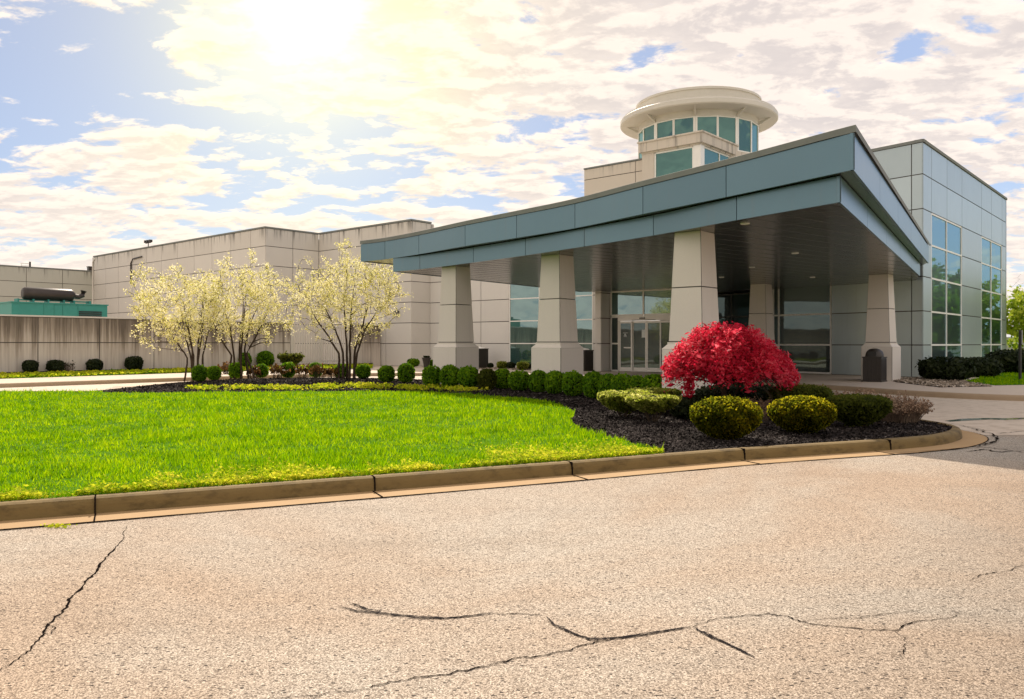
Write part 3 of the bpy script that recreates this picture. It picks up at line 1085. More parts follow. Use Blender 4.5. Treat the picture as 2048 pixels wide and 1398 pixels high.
# --- entrance hall between the wing and the office block
hall = thing('entrance_hall', AB(16, 17) + (WZ,), 'entrance hall of pale panels with tall teal windows and sliding doors under the canopy', 'building')
ZH = [WZ, 1.5, 2.72, 3.94, 5.16, 6.38, 7.5]
W2O = AB(14.6, 17.0)
us = [0.0, 0.35, 5.97, 8.1, 10.2, 12.3]
panel_wall('wall', W2O, U, NV, us, ZH, [M['panel_low'], M['joint']], hall, skip=lambda u, z: 0.35 < u < 5.97 and 0.3 < z < 5.1 and z < 5.1, coping=0.09)
window(hall, W2O, U, NV, [0.38, 2.1, 3.85, 5.94], [0.27, 1.5, 2.72, 3.94, 5.13], M['glass'])
# dark brick-coloured sill strip below the panes
mb = MB()
mb.obox(W2O, U, NV, 0.35, 5.97, -0.15, -0.01, WZ, 0.24)
mb.build('sill', M['panel_low'], hall)
# projecting piers and vestibule
PO = AB(13.56, 15.7)
panel_wall('pier', PO, U, NV, [0.0, 0.36], ZH, [M['panel_low'], M['joint']], hall)
panel_wall('pier', PO, V, NU, [0.0, 1.3], ZH, [M['panel_low'], M['joint']], hall)
mb = MB()
mb.obox(PO, V, U, 0.03, 1.28, 0.034, 0.355, WZ, 7.48)
mb.build('pier', M['panel_low'], hall)
VO = AB(13.50, 16.4)
L_V = 3.55
# frame members of the entrance screen: header, transoms, sidelights
window(hall, VO, NU, NV, [0.04, 1.86, L_V], [2.86, 4.0], M['glass'], fw=0.075, name='transom_window')
window(hall, VO, NU, NV, [0.04, 0.47], [0.19, 1.5, 2.78], M['glass_dark'], fw=0.075, name='sidelight')
hd = MB()
hd.obox(VO, NU, NV, 0.51, L_V, -0.10, 0.03, 2.58, 2.822)
hdo = hd.build('door_header', M['white'], hall)
mb = MB()
mb.obox(VO, NU, NV, 1.70, 1.98, 0.032, 0.09, 2.66, 2.72)
mb.build('sensor', M['sensor'], hdo)
mb = MB()
mb.obox(VO, NU, NV, 1.25, 2.55, 0.031, 0.05, 2.605, 2.622)
mb.build('sensor', M['sensor'], hdo)
for k, (u0, u1, sb) in enumerate(((0.56, 1.27, 0.02), (1.25, 2.02, -0.05), (2.03, 2.80, -0.05), (2.78, 3.52, 0.02))):
    m = MB()
    f = 0.065
    m.obox(VO, NU, NV, u0, u0 + f, sb - 0.025, sb + 0.025, 0.17, 2.57)
    m.obox(VO, NU, NV, u1 - f, u1, sb - 0.025, sb + 0.025, 0.17, 2.57)
    m.obox(VO, NU, NV, u0 + f, u1 - f, sb - 0.022, sb + 0.022, 2.47, 2.565)
    m.obox(VO, NU, NV, u0 + f, u1 - f, sb - 0.022, sb + 0.022, 0.175, 0.36)
    dr = m.build('sliding_door', M['white'], hall)
    g = MB()
    g.obox(VO, NU, NV, u0 + f - 0.01, u1 - f + 0.01, sb - 0.008, sb + 0.008, 0.35, 2.48)
    g.build('pane', M['glass_dark'], dr)
    if k == 0:
        b = MB()
        b.obox(VO, NU, NV, u0 + 0.26, u1 - f, sb + 0.02, sb + 0.04, 1.27, 1.33)
        b.build('push_bar', M['white'], dr)
        w = MB()      # small white notice: a line, a figure, two short lines
        w.obox(VO, NU, NV, u0 + 0.19, u0 + 0.45, sb + 0.010, sb + 0.014, 1.995, 2.015)
        w.obox(VO, NU, NV, u0 + 0.27, u0 + 0.36, sb + 0.010, sb + 0.014, 1.92, 1.965)
        w.obox(VO, NU, NV, u0 + 0.25, u0 + 0.39, sb + 0.010, sb + 0.014, 1.87, 1.905)
        w.obox(VO, NU, NV, u0 + 0.24, u0 + 0.40, sb + 0.010, sb + 0.014, 1.82, 1.84)
        w.build('door_notice', M['paper'], dr)
    if k == 1:
        w = MB()
        w.obox(VO, NU, NV, u1 - 0.26, u1 - f - 0.005, sb + 0.010, sb + 0.014, 1.78, 2.15)
        w.build('paper_notice', M['paper'], dr)
# vestibule side, dark glass facing right
SO = AB(13.50 - L_V, 16.4)
window(hall, SO, V, NU, [0.06, 1.6, 3.2], [0.19, 1.5, 2.78, 4.0], M['glass_dark'], name='side_glazing')
mb = MB()
mb.prism([AB(13.5, 16.5), AB(9.98, 16.5), AB(9.98, 22), AB(13.5, 22)], 4.04, 4.1)
mb.prism([AB(26.9, 17.35), AB(14.6, 17.35), AB(10, 17.6), AB(6, 19), AB(4, 30), AB(26.9, 34)], 7.1, 7.2)
mb.build('roof', M['roof'], hall)
# wall above the canopy over the entrance
mb = MB()
mb.obox(AB(14.6, 17.0), NU, NV, 0.02, 7.0, -0.35, -0.04, 4.15, 7.5)
mb.build('upper_wall', M['panel_low'], hall)

# --- office block at the right
RC = (16.3, 31.9)
DL = (-0.6, 0.8)
NL = (-0.8, -0.6)
block = thing('office_block', RC + (WZ,), 'two-storey silver panelled corner block with tall blue mirror windows at the right', 'building')
ZB = [WZ, 1.44, 2.80, 4.17, 5.52, 6.86, 8.24, 9.50]
uR = [0.0, 1.32, 3.87, 6.64, 10.79, 13.19, 15.97, 17.24]


def r_skip(u, z):
    return z < 6.86 and (1.32 < u < 6.64 or 10.79 < u < 15.97) and z > 0.2


panel_wall('side_wall', RC, V, NU, uR, ZB, [M['metalpanel'], M['joint']], block, skip=r_skip, coping=0.12)
uL = [0.0, 0.45, 3.95, 6.95, 7.6, 9.2, 12.2, 14.0]


def l_skip(u, z):
    return z < 4.17 and (3.95 < u < 6.95 or 7.6 < u < 12.2)


panel_wall('front_wall', RC, DL, NL, uL, ZB, [M['metalpanel'], M['joint']], block, skip=l_skip, coping=0.119)
for a, b, c in ((1.36, 3.87, 6.60), (10.83, 13.19, 15.93)):
    window(block, RC, V, NU, [a, b, c], [0.2] + ZB[1:5] + [6.82], M['glass_side'], fw=0.07)
window(block, RC, DL, NL, [3.99, 6.62, 6.91], [0.2] + ZB[1:3] + [4.13], M['glass_dark'], fw=0.075, name='front_window')
window(block, RC, DL, NL, [7.64, 9.3, 12.16], [0.2] + ZB[1:3] + [3.9], M['glass_dark'], fw=0.075, name='front_window', frame=M['sensor'])
e1 = (RC[0] + V[0] * 17.24, RC[1] + V[1] * 17.24)
e2 = (RC[0] + DL[0] * 14, RC[1] + DL[1] * 14)
e3 = (e1[0] + DL[0] * 14, e1[1] + DL[1] * 14)
sh = lambda p: (p[0] + (e3[0] - RC[0]) * 0.012, p[1] + (e3[1] - RC[1]) * 0.012)
mb = MB()
mb.prism([sh(RC), (e1[0] - V[0] * .4 + DL[0] * .3, e1[1] - V[1] * .4 + DL[1] * .3), e3, (e2[0] + V[0] * .4, e2[1] + V[1] * .4)], 9.1, 9.2)
mb.build('roof', M['roof'], block)
mb = MB()
mb.obox(e1, DL, V, 0.0, 14, -0.25, -0.02, WZ, 9.5)
mb.obox(e2, V, DL, 0.35, 16.9, 0.0, 0.2, WZ, 9.5)
mb.build('back_wall', M['metalpanel'], block)
mb = MB()
q = (RC[0] + V[0] * 15.2 - NU[0] * .4, RC[1] + V[1] * 15.2 - NU[1] * .4)
mb.tube([q + (9.2,), q + (9.85,)], 0.06, 6)
mb.tube([q + (9.85,), (q[0] + .2, q[1] + .1, 9.85)], 0.06, 6)
mb.build('roof_pipe', M['coping'], block)

# ------------------------------------------------------------------ canopy
lower = [(5.80, 14.22), (4.55, 16.29), (3.27, 18.6), (1.86, 20.7), (0.38, 22.8), (-1.19, 24.8), (-3.1, 27.05), (-4.15, 28.03)]
upper = [(5.83, 13.73), (4.34, 16.3), (3.0, 18.43), (1.62, 20.7), (0.127, 22.6), (-1.43, 24.5), (-3.1, 26.74), (-4.48, 28.35), (-5.5, 29.2)]
SZ, MZ, TZ = 4.0, 4.47, 5.10
can = thing('entrance_canopy', lower[3] + (SZ,), 'wide blue-grey metal entrance canopy with a curved front edge and a dark glossy underside', 'canopy')
rdir = (0.5135, 0.858)


def seg_pts(line, k):
    """fine curve, with the index of every original point"""
    return smooth_curve(line, k), [i * k for i in range(len(line))]


def band(name, line, right_end, z0, z1, njr, left_end):
    """fascia band: one flat-sided panel per joint, along the curved front and the straight right side"""
    K = 5
    fine, idx = seg_pts(line, K)
    m = MB()
    th = 0.05
    for i0, i1 in zip(idx, idx[1:]):
        seg = fine[i0:i1 + 1]
        dirv = lambda a, b: ((b[0] - a[0]), (b[1] - a[1]))
        # shorten both ends for the joint
        def sh_(p, q, dd):
            l = math.hypot(q[0] - p[0], q[1] - p[1])
            return (p[0] + (q[0] - p[0]) / l * dd, p[1] + (q[1] - p[1]) / l * dd)
        seg = [sh_(seg[0], seg[1], 0.010)] + seg[1:-1] + [sh_(seg[-1], seg[-2], 0.010)]
        inn = offset(seg, -th, False)     # to the right of travel (right-to-left), i.e. inwards
        rows = [[(p[0], p[1], z0) for p in seg], [(p[0], p[1], z1) for p in seg], [(p[0], p[1], z1) for p in inn], [(p[0], p[1], z0) for p in inn], [(p[0], p[1], z0) for p in seg]]
        m.strip(rows, 0)
        for e in (0, -1):
            m.add([rows[0][e], rows[1][e], rows[2][e], rows[3][e]], [(0, 1, 2, 3)], 0)
    # dark backing for the joints
    inn = offset(fine, -0.03, False)
    m.strip([[(p[0], p[1], z0 + 0.01) for p in inn], [(p[0], p[1], z1 - 0.01) for p in inn]], 1)
    a, b = line[0], right_end
    L = math.hypot(b[0] - a[0], b[1] - a[1])
    d = ((b[0] - a[0]) / L, (b[1] - a[1]) / L)
    nn = (d[1], -d[0])
    js = [L * k / njr for k in range(njr + 1)]
    for u0, u1 in zip(js, js[1:]):
        m.obox(a, d, nn, u0 + 0.01, u1 - 0.01, -th, 0.0, z0, z1, 0)
    m.obox(a, d, nn, 0.06, L, -0.06, -0.03, z0 + 0.01, z1 - 0.01, 1)
    a, b = line[-1], left_end
    L = math.hypot(b[0] - a[0], b[1] - a[1])
    d = ((b[0] - a[0]) / L, (b[1] - a[1]) / L)
    nn = (-d[1], d[0])
    js = [L * k / 4 for k in range(5)]
    for u0, u1 in zip(js, js[1:]):
        m.obox(a, d, nn, u0 + 0.01, u1 - 0.01, -th, 0.0, z0, z1, 0)
    m.obox(a, d, nn, 0.06, L, -0.06, -0.03, z0 + 0.01, z1 - 0.01, 1)
    return m.build(name, [M['fascia'], M['joint']], can)


lo_right = (lower[0][0] + rdir[0] * 18.15, lower[0][1] + rdir[1] * 18.15)
up_right = (upper[0][0] + rdir[0] * 18.75, upper[0][1] + rdir[1] * 18.75)
lo_left = AB(14.5, 15.4)
up_left = AB(14.9, 15.4)
band('lower_fascia', lower, lo_right, SZ, MZ - 0.003, 5, lo_left)
band('upper_fascia', upper, up_right, MZ, TZ, 5, up_left)
fl_, fu_ = smooth_curve(lower, 5), smooth_curve(upper, 5)


def ring(front_, right_, left_, inset):
    f = offset(front_, -inset, False)
    fa = [(RC[0] + NL[0] * 0.03 + DL[0] * 0.25, RC[1] + NL[1] * 0.03 + DL[1] * 0.25), (RC[0] + NL[0] * .03 + DL[0] * 9.5, RC[1] + NL[1] * .03 + DL[1] * 9.5)]
    rr = (right_[0] - rdir[1] * inset - rdir[0] * inset, right_[1] + rdir[0] * inset - rdir[1] * inset)
    return [rr] + [(f[0][0] - 0.02, f[0][1] + 0.1)] + f[1:] + [left_, AB(13.9, 16.33), AB(9.9, 16.33)] + fa[::-1]


# soffit of narrow planks that run from the front to the facade
soff = ring(fl_, lo_right, lo_left, 0.04)
mb = MB()
mb.poly(soff, SZ + 0.015, 0, False)
mb.build('soffit', M['soffit'], can)
mb = MB()
pd = (0.79, 0.61)
pn = (-pd[1], pd[0])
for k in range(-30, 60):
    O = (5 + pn[0] * 0.61 * k, 14 + pn[1] * 0.61 * k)
    ts = np.arange(-40, 60, 0.1)
    ins = inside(soff, O[0] + pd[0] * ts, O[1] + pd[1] * ts)
    if ins.any():
        idx = np.where(ins)[0]
        # the longest run
        runs = np.split(idx, np.where(np.diff(idx) > 1)[0] + 1)
        for r_ in runs:
            if len(r_) > 4:
                mb.obox(O, pd, pn, ts[r_[0]] + 0.02, ts[r_[-1]] - 0.02, -0.006, 0.006, SZ + 0.0115, SZ + 0.0145)
mb.build('soffit_joints', M['hairline'], can)
mb = MB()
mb.poly(ring(fu_, up_right, up_left, 0.05), MZ + 0.02, 0, False)
mb.build('upper_soffit', M['soffit'], can)
mb = MB()
mb.poly(ring(fu_, up_right, up_left, 0.05), TZ + 0.02, 0, True)
mb.build('roof', M['roof'], can)
# coping along the front and the right edge
out_, in_ = offset(fu_, 0.03, False), offset(fu_, -0.16, False)
nn = (rdir[1], -rdir[0])
o2 = [(up_right[0] + nn[0] * .03, up_right[1] + nn[1] * .03), (upper[0][0] + nn[0] * .03 - rdir[0] * 0.02, upper[0][1] + nn[1] * .03 - rdir[1] * 0.02)]
i2 = [(up_right[0] - nn[0] * .16, up_right[1] - nn[1] * .16), (upper[0][0] - nn[0] * .16 + rdir[0] * .2, upper[0][1] - nn[1] * .16 + rdir[1] * .2)]
oo, ii = [o2[0], (5.855, 13.68)] + out_[1:], [i2[0], i2[1]] + in_[1:]
mb = MB()
mb.strip([[(p[0], p[1], TZ + 0.004) for p in oo], [(p[0] * .97 + q[0] * .03, p[1] * .97 + q[1] * .03, TZ + 0.125) for p, q in zip(oo, ii)], [(p[0] * .9 + q[0] * .1, p[1] * .9 + q[1] * .1, TZ + 0.132) for p, q in zip(oo, ii)], [(q[0], q[1], TZ + 0.10) for q in ii], [(q[0], q[1], TZ + 0.03) for q in ii]])
mb.build('coping', M['coping'], can)
# recessed downlights in the soffit
for px, py in ((1590, 507), (1625, 555), (1443, 555), (1504, 535), (1490, 448)):
    yy = F * (SZ - EYE) / (HY - py)
    c = at(px, yy)
    mb = MB()
    mb.lathe((c[0], c[1], SZ), [(0.0, 0.004), (0.075, 0.004), (0.08, -0.006), (0.095, -0.006), (0.10, 0.012)], 16)
    mb.build('downlight', M['lampglass'], can)


# --- tapered columns
def make_column(loc, gz, label):
    """column with its near corner line at loc (top of shaft), sides along the building axes"""
    o = thing('tapered_column', (loc[0], loc[1], gz), label, 'column', 'tapered columns of the canopy')
    c = (loc[0] + (U[0] + V[0]) * 0.33, loc[1] + (U[1] + V[1]) * 0.33)

    def sq(h):
        return [(c[0] + (U[0] * a + V[0] * b) * h, c[1] + (U[1] * a + V[1] * b) * h) for a, b in ((-1, -1), (-1, 1), (1, 1), (1, -1))]

    def frustum(m, h0, h1, z0, z1):
        a, b = sq(h0), sq(h1)
        # four faces, kept apart by a narrow corner reveal
        for i in range(4):
            j = (i + 1) % 4
            k = 0.012
            mixp = lambda p, q, s: (p[0] + (q[0] - p[0]) * s, p[1] + (q[1] - p[1]) * s)
            m.quad(mixp(a[i], a[j], k) + (z0,), mixp(a[j], a[i], k) + (z0,), mixp(b[j], b[i], k) + (z1,), mixp(b[i], b[j], k) + (z1,), 0)
        a2, b2 = sq(h0 - 0.012), sq(h1 - 0.012)
        m.strip([[p + (z0 - 0.008,) for p in a2], [p + (z1 + 0.008,) for p in b2]], 1, True)
        m.quad(*[p + (z1,) for p in b], 0)
        m.quad(*[p + (z0,) for p in a][::-1], 0)
    PT = 1.53
    pl = MB()
    frustum(pl, 0.54, 0.54, gz, PT - 0.16)
    a, b = sq(0.54), sq(0.445)
    pl.strip([[p + (PT - 0.156,) for p in a], [p + (PT - 0.05,) for p in b], [p + (PT,) for p in b]], 0, True)
    pl.quad(*[p + (PT,) for p in b], 0)
    pl.build('plinth', [M['column'], M['joint']], o)
    s1 = MB()
    frustum(s1, 0.425, 0.378, PT + 0.025, 2.755)
    frustum(s1, 0.378, 0.33, 2.78, SZ + 0.012)
    a = sq(0.40)
    s1.strip([[p + (PT - 0.01,) for p in a], [p + (PT + 0.03,) for p in a]], 1, True)
    s1.build('shaft', [M['column'], M['joint']], o)
    return o


make_column((-1.82, 26.1), 0.13, 'tapered stone column nearest the flowering trees, beside the pale wing')
make_column((1.34, 22.7), 0.13, 'tapered stone column standing in front of the tall lobby window')
make_column((4.2, 17.9), 0.13, 'largest tapered stone column, just behind the red maple')
make_column((13.6, 29.1), WZ, 'tapered stone column with the dark domed bin in front of it')
make_column((10.65, 33.8), WZ, 'shaded tapered column under the canopy, partly behind the red maple')
make_column(AB(10.2, 14.4), WZ, 'hidden tapered column under the canopy behind the largest column') if False else None

# ------------------------------------------------------------------ rooftop tower
TC = (10.85, 47.0)
tower = thing('rooftop_tower', TC + (8.0,), 'round rooftop tower with a ring of green windows and a wide cream disc roof', 'tower')
mb = MB()
mb.lathe(TC + (0,), [(3.5, 7.2), (3.5, 11.5), (3.55, 11.55), (3.55, 11.97), (3.36, 12.0), (3.2, 12.0)], 64)
mb.build('drum', M['panel_cream'], tower, False)
mb = MB()
mb.lathe(TC + (0,), [(3.3, 13.86), (3.45, 13.86), (3.45, 14.20), (4.36, 14.24), (4.42, 14.24), (4.48, 14.30), (4.48, 14.52), (4.44, 14.56), (4.38, 14.60), (4.38, 14.66), (3.4, 14.76)], 72)
mb.build('brim', M['cream'], tower, False)
mb = MB()
mb.lathe(TC + (0,), [(3.5, 14.74), (3.52, 15.28), (3.58, 15.30), (3.58, 15.42), (3.3, 15.46), (0.0, 15.6)], 72)
mb.build('roof_disc', M['cream'], tower, False)
# window ring: 18 bays, wide piers between every second pair
nb = 18
a_off = R(-105)
for k in range(nb):
    a0, a1 = a_off + 2 * math.pi * k / nb, a_off + 2 * math.pi * (k + 1) / nb
    am = (a0 + a1) / 2
    if math.sin(am) > 0.55:
        continue
    w0 = 0.055 if k % 2 else 0.11
    w1 = 0.11 if k % 2 else 0.055
    rr = 3.42
    A = (TC[0] + rr * math.cos(a0), TC[1] + rr * math.sin(a0))
    Bp = (TC[0] + rr * math.cos(a1), TC[1] + rr * math.sin(a1))
    L = math.hypot(Bp[0] - A[0], Bp[1] - A[1])
    dd = ((Bp[0] - A[0]) / L, (Bp[1] - A[1]) / L)
    nn = (dd[1], -dd[0])
    m = MB()
    m.obox(A, dd, nn, 0.0, w0, -0.08, 0.03, 12.0, 13.86)
    m.obox(A, dd, nn, L - w1, L, -0.08, 0.03, 12.0, 13.86)
    m.obox(A, dd, nn, w0, L - w1, -0.08, 0.025, 12.0, 12.08)
    m.obox(A, dd, nn, w0, L - w1, -0.08, 0.025, 13.80, 13.86)
    fr = m.build('window', M['white'], tower)
    g = MB()
    g.obox(A, dd, nn, w0 - 0.005, L - w1 + 0.005, -0.03, -0.01, 12.07, 13.81)
    g.build('pane', M['glass_tower'], fr)
for k in range(0, nb, 2):
    a0 = a_off + 2 * math.pi * k / nb
    if math.sin(a0) > 0.7:
        continue
    dd = (math.cos(a0), math.sin(a0))
    tt = (-dd[1], dd[0])
    m = MB()
    P3 = lambda r_, w, z: (TC[0] + dd[0] * r_ + tt[0] * w, TC[1] + dd[1] * r_ + tt[1] * w, z)
    for w in (-0.045, 0.045):
        m.quad(P3(3.46, w, 13.86), P3(4.2, w, 14.27), P3(4.2, w, 14.33), P3(3.46, w, 14.05))
    m.quad(P3(3.46, -0.045, 13.86), P3(3.46, 0.045, 13.86), P3(4.2, 0.045, 14.27), P3(4.2, -0.045, 14.27))
    m.quad(P3(4.2, -0.045, 14.27), P3(4.2, 0.045, 14.27), P3(4.2, 0.045, 14.33), P3(4.2, -0.045, 14.33))
    m.build('bracket', M['cream'], tower)
# corner bay with big panes below the ring
BC = (9.62, 41.0)
bay = MB()
bay.obox(BC, U, V, -0.16, 3.6, -0.16, 3.9, 11.75, 12.24)
bay.obox(BC, U, V, -0.22, 3.66, -0.22, 3.96, 12.24, 12.32)
bay.obox(BC, U, V, -0.02, 3.5, -0.02, 3.8, 11.66, 11.75)
bay.build('bay_cap', M['panel_cream'], tower)
bay = MB()
bay.obox(BC, U, V, 2.75, 3.48, 0.0, 1.2, 7.2, 11.655)
bay.obox(BC, U, V, 0.2, 3.45, 1.4, 3.9, 7.2, 11.65)
bay.build('bay_wall', M['panel_cream'], tower)
bay = MB()
bay.obox(BC, U, V, 0.0, 0.42, 0.0, 0.42, 7.2, 11.655)
bay.build('corner_post', M['white'], tower)
window(tower, (BC[0], BC[1]), U, NV, [0.46, 2.70], [8.2, 11.62], M['glass_tower'], fw=0.09, name='bay_window', setback=-0.1)
window(tower, (BC[0], BC[1]), V, NU, [0.46, 2.2, 3.75], [8.2, 11.62], M['glass_tower'], fw=0.09, name='bay_window', setback=-0.1)
mb = MB()
pw = at(1290, 43.4)
panel_wall('parapet_wall', pw, U, NV, [-2.0, 0.6, 4.05], [7.2, 9.2, 10.85, 11.45], [M['panel_cream'], M['joint']], tower, coping=0.08)
mb = MB()
mb.obox(pw, U, V, -1.9, 4.0, 0.04, 3.2, 7.2, 11.4)
mb.build('parapet_back', M['panel_cream'], tower)

# ------------------------------------------------------------------ yard wall, gate, generator
WD = (0.621, 0.784)
WN = (0.784, -0.621)
WS = (-20.8, 32.8)
GZ = 0.30
Lw = 20.7
u_g0 = 14.75          # gate opening along the wall
u_g1 = 18.35


def along_wall(px):
    r = (px - CX) / F
    return (r * WS[1] - WS[0]) / (WD[0] - r * WD[1])


u_g0, u_g1 = along_wall(581), along_wall(699)
ywall = thing('yard_wall', WS + (GZ,), 'low rain-streaked concrete yard wall hiding the green generator', 'wall')
us = [along_wall(76) - 3.02 * k for k in (4, 3, 2, 1)] + [along_wall(p) for p in (76, 199, 308, 407, 500)] + [u_g0]
panel_wall('wall', WS, WD, WN, us, [0.1, 1.54, 2.62], [M['stained'], M['joint']], ywall, gap=0.04)
mb = MB()
mb.obox(WS, WD, WN, us[0], u_g0, -0.30, -0.034, 0.1, 2.62)
mb.build('wall', M['stained'], ywall)
mb = MB()
mb.obox(WS, WD, WN, us[0], u_g0 + 0.02, -0.33, 0.03, 2.624, 2.69)
mb.build('coping', M['panel'], ywall)
stub = thing('yard_wall', (WS[0] + WD[0] * u_g1, WS[1] + WD[1] * u_g1, GZ), 'short streaked concrete wall piece between the white gate and the pale wing', 'wall')
panel_wall('wall', WS, WD, WN, [u_g1 + 0.05, (u_g1 + Lw) / 2 + 0.4, Lw - 0.1], [0.1, 1.54, 2.60], [M['stained'], M['joint']], stub, gap=0.04)
mb = MB()
mb.obox(WS, WD, WN, u_g1 + 0.05, Lw - 0.1, -0.28, -0.034, 0.1, 2.60)
mb.obox(WS, WD, WN, u_g1 + 0.03, Lw - 0.1, -0.30, 0.03, 2.604, 2.66)
mb.build('coping', M['panel'], stub)

gate = thing('picket_gate', (WS[0] + WD[0] * u_g0, WS[1] + WD[1] * u_g0, GZ), 'tall cream metal picket gate between the two pieces of streaked yard wall', 'gate')
for u in (u_g0 + 0.08, u_g1 - 0.06):
    mb = MB()
    mb.obox(WS, WD, WN, u - 0.07, u + 0.07, -0.12, 0.02, 0.15, 2.60)
    mb.obox(WS, WD, WN, u - 0.085, u + 0.085, -0.135, 0.035, 2.602, 2.65)
    mb.build('post', M['cream'], gate)
um = (u_g0 + u_g1) / 2
for a, b in ((u_g0 + 0.17, um - 0.02), (um + 0.02, u_g1 - 0.15)):
    mb = MB()
    for u in np.arange(a + 0.14, b - 0.05, 0.165):
        mb.obox(WS, WD, WN, u - 0.036, u + 0.036, -0.05, -0.02, 0.38, 2.57)
    for z in (0.5, 2.4):
        mb.obox(WS, WD, WN, a, b, -0.085, -0.052, z - 0.045, z + 0.045)
    for u in (a + 0.03, b - 0.03):
        mb.obox(WS, WD, WN, u - 0.03, u + 0.03, -0.05, -0.015, 0.36, 2.5)
    mb.build('gate_leaf', M['cream'], gate)

GO = (-24.9, 40.0)
GN = (-V[0], -V[1])
gen = thing('generator', GO + (WZ,), 'teal green standby generator cabinet behind the streaked yard wall', 'generator')
mb = MB()
mb.obox(GO, V, U, 0.0, 4.6, 0.0, 2.0, WZ, 3.54)
mb.obox(GO, V, U, -0.05, 4.65, -0.05, 2.05, 3.542, 3.60)
for u in (1.45, 1.95, 2.35, 3.1):
    mb.obox(GO, V, U, u, u + 0.03, -0.022, -0.001, 0.4, 3.53)
mb.obox(GO, V, U, 1.98, 2.33, -0.03, -0.002, 0.4, 3.45)
mb.build('cabinet', M['tealpaint'], gen)
mb = MB()
for k in range(9):
    z = 2.3 + k * 0.105
    mb.obox(GO, V, U, 3.15, 4.3, -0.035, -0.003, z, z + 0.075)
mb.build('louvre', M['louvre'], gen)
mb = MB()
for k in range(6):
    z = 2.3 + k * 0.105
    mb.obox(GO, U, V, 0.2, 1.7, -0.035, -0.003, z, z + 0.075)
mb.build('louvre', M['louvre'], gen)
mx = lambda t_, z, w=0.7: (GO[0] + V[0] * t_ + U[0] * w, GO[1] + V[1] * t_ + U[1] * w, z)
mb = MB()
prof = [(0.70, 0.16), (0.72, 0.27), (0.80, 0.325), (2.95, 0.325), (3.08, 0.29), (3.2, 0.16)]
mb.tube([mx(t_, 4.06) for t_, r_ in prof], [r_ for t_, r_ in prof], 20)
mb.build('exhaust_silencer', M['rust'], gen, True)
mb = MB()
mb.tube([mx(3.18, 4.02), mx(3.42, 4.0), mx(3.60, 4.08), mx(3.66, 4.32)], [0.13, 0.13, 0.14, 0.16], 12)
mb.build('exhaust_elbow', M['rust'], gen)
mb = MB()
for t_ in (0.45, 1.15, 1.85, 2.6, 3.1, 3.9):
    mb.obox(GO, V, U, t_ - 0.04, t_ + 0.04, 0.45, 0.95, 3.6, 3.78)
mb.obox(GO, V, U, 0.42, 3.95, 0.66, 0.74, 3.70, 3.76)
mb.build('silencer_rack', M['tealpaint'], gen)

# grass strip, mulch strip and slope below the yard wall
wl = lambda u, v: (WS[0] + WD[0] * u + WN[0] * v, WS[1] + WD[1] * u + WN[1] * v)
kk = [G(-60, 757, 0.2), G(4, 755, 0.2), G(270, 747, 0.2), G(420, 742, 0.2), G(600, 737.5, 0.2), G(745, 735, 0.2)]
strip_back = [wl(-6, -0.03), wl(0, -0.03), wl(6.6, -0.03), wl(10.6, -0.03), wl(16, -0.03), wl(20, -0.03)]
mb = MB()
mid = [(a[0] * .42 + b[0] * .58, a[1] * .42 + b[1] * .58) for a, b in zip(kk, strip_back)]
mb.strip([[p + (WZ + 0.004,) for p in kk], [p + (0.245,) for p in mid]])
struct(mb.build('grass_strip', M['soil']))
mb = MB()
mb.strip([[p + (0.245,) for p in mid], [p + (0.335,) for p in strip_back]])
struct(mb.build('mulch_strip', M['mulch']))
gp = []
for i in range(len(kk) - 1):
    n = 900
    s_, q_ = NR.uniform(0, 1, n), NR.uniform(0.05, 1.0, n)
    a = np.outer(1 - s_, kk[i]) + np.outer(s_, kk[i + 1])
    b = np.outer(1 - s_, mid[i]) + np.outer(s_, mid[i + 1])
    p = a * (1 - q_[:, None]) + b * q_[:, None]
    gp.append(np.column_stack([p, WZ + 0.02 + 0.095 * q_ + NR.uniform(0, 0.08, n)]))
gp = np.concatenate(gp)
stuff(np_mesh('ground_cover', flakes(gp, 0.10, NR, np.array([0, 0, 1.0]), 0.9, 1.5), 4, M['cover']))


# ------------------------------------------------------------------ shrubs
def superball(n, rx, ry, z0, z1, e_top, e_bot, flat, rng):
    """points on (and just inside) a clipped shrub: dome above, tapered below; returns points and normals"""
    a = rng.uniform(0, 2 * np.pi, n)
    s = rng.uniform(-1, 1, n)
    # sin of latitude from -1 to 1; r from superellipse
    e = np.where(s > 0, e_top, e_bot)
    r = (1 - np.abs(s) ** e) ** (1 / e)
    lump = 1 + 0.05 * np.sin(3 * a + 1.3) * np.cos(2.2 * s) + 0.035 * np.sin(7 * a + 4 * s) + 0.02 * np.sin(13 * a - 6 * s)
    dep = rng.uniform(0.90, 1.03, n)
    zc, zh = z0 + (z1 - z0) * flat, None
    zz = np.where(s > 0, zc + s * (z1 - zc) * dep, zc + s * (zc - z0))
    x, y = np.cos(a) * r * rx * dep * lump, np.sin(a) * r * ry * dep * lump
    nx, ny, nz = np.cos(a) * r / rx, np.sin(a) * r / ry, np.sign(s) * np.abs(s) ** (e - 1) / (z1 - z0) * 2
    nn = np.stack([nx, ny, nz], 1)
    nn /= np.linalg.norm(nn, axis=1, keepdims=True) + 1e-9
    return np.stack([x, y, zz], 1), nn


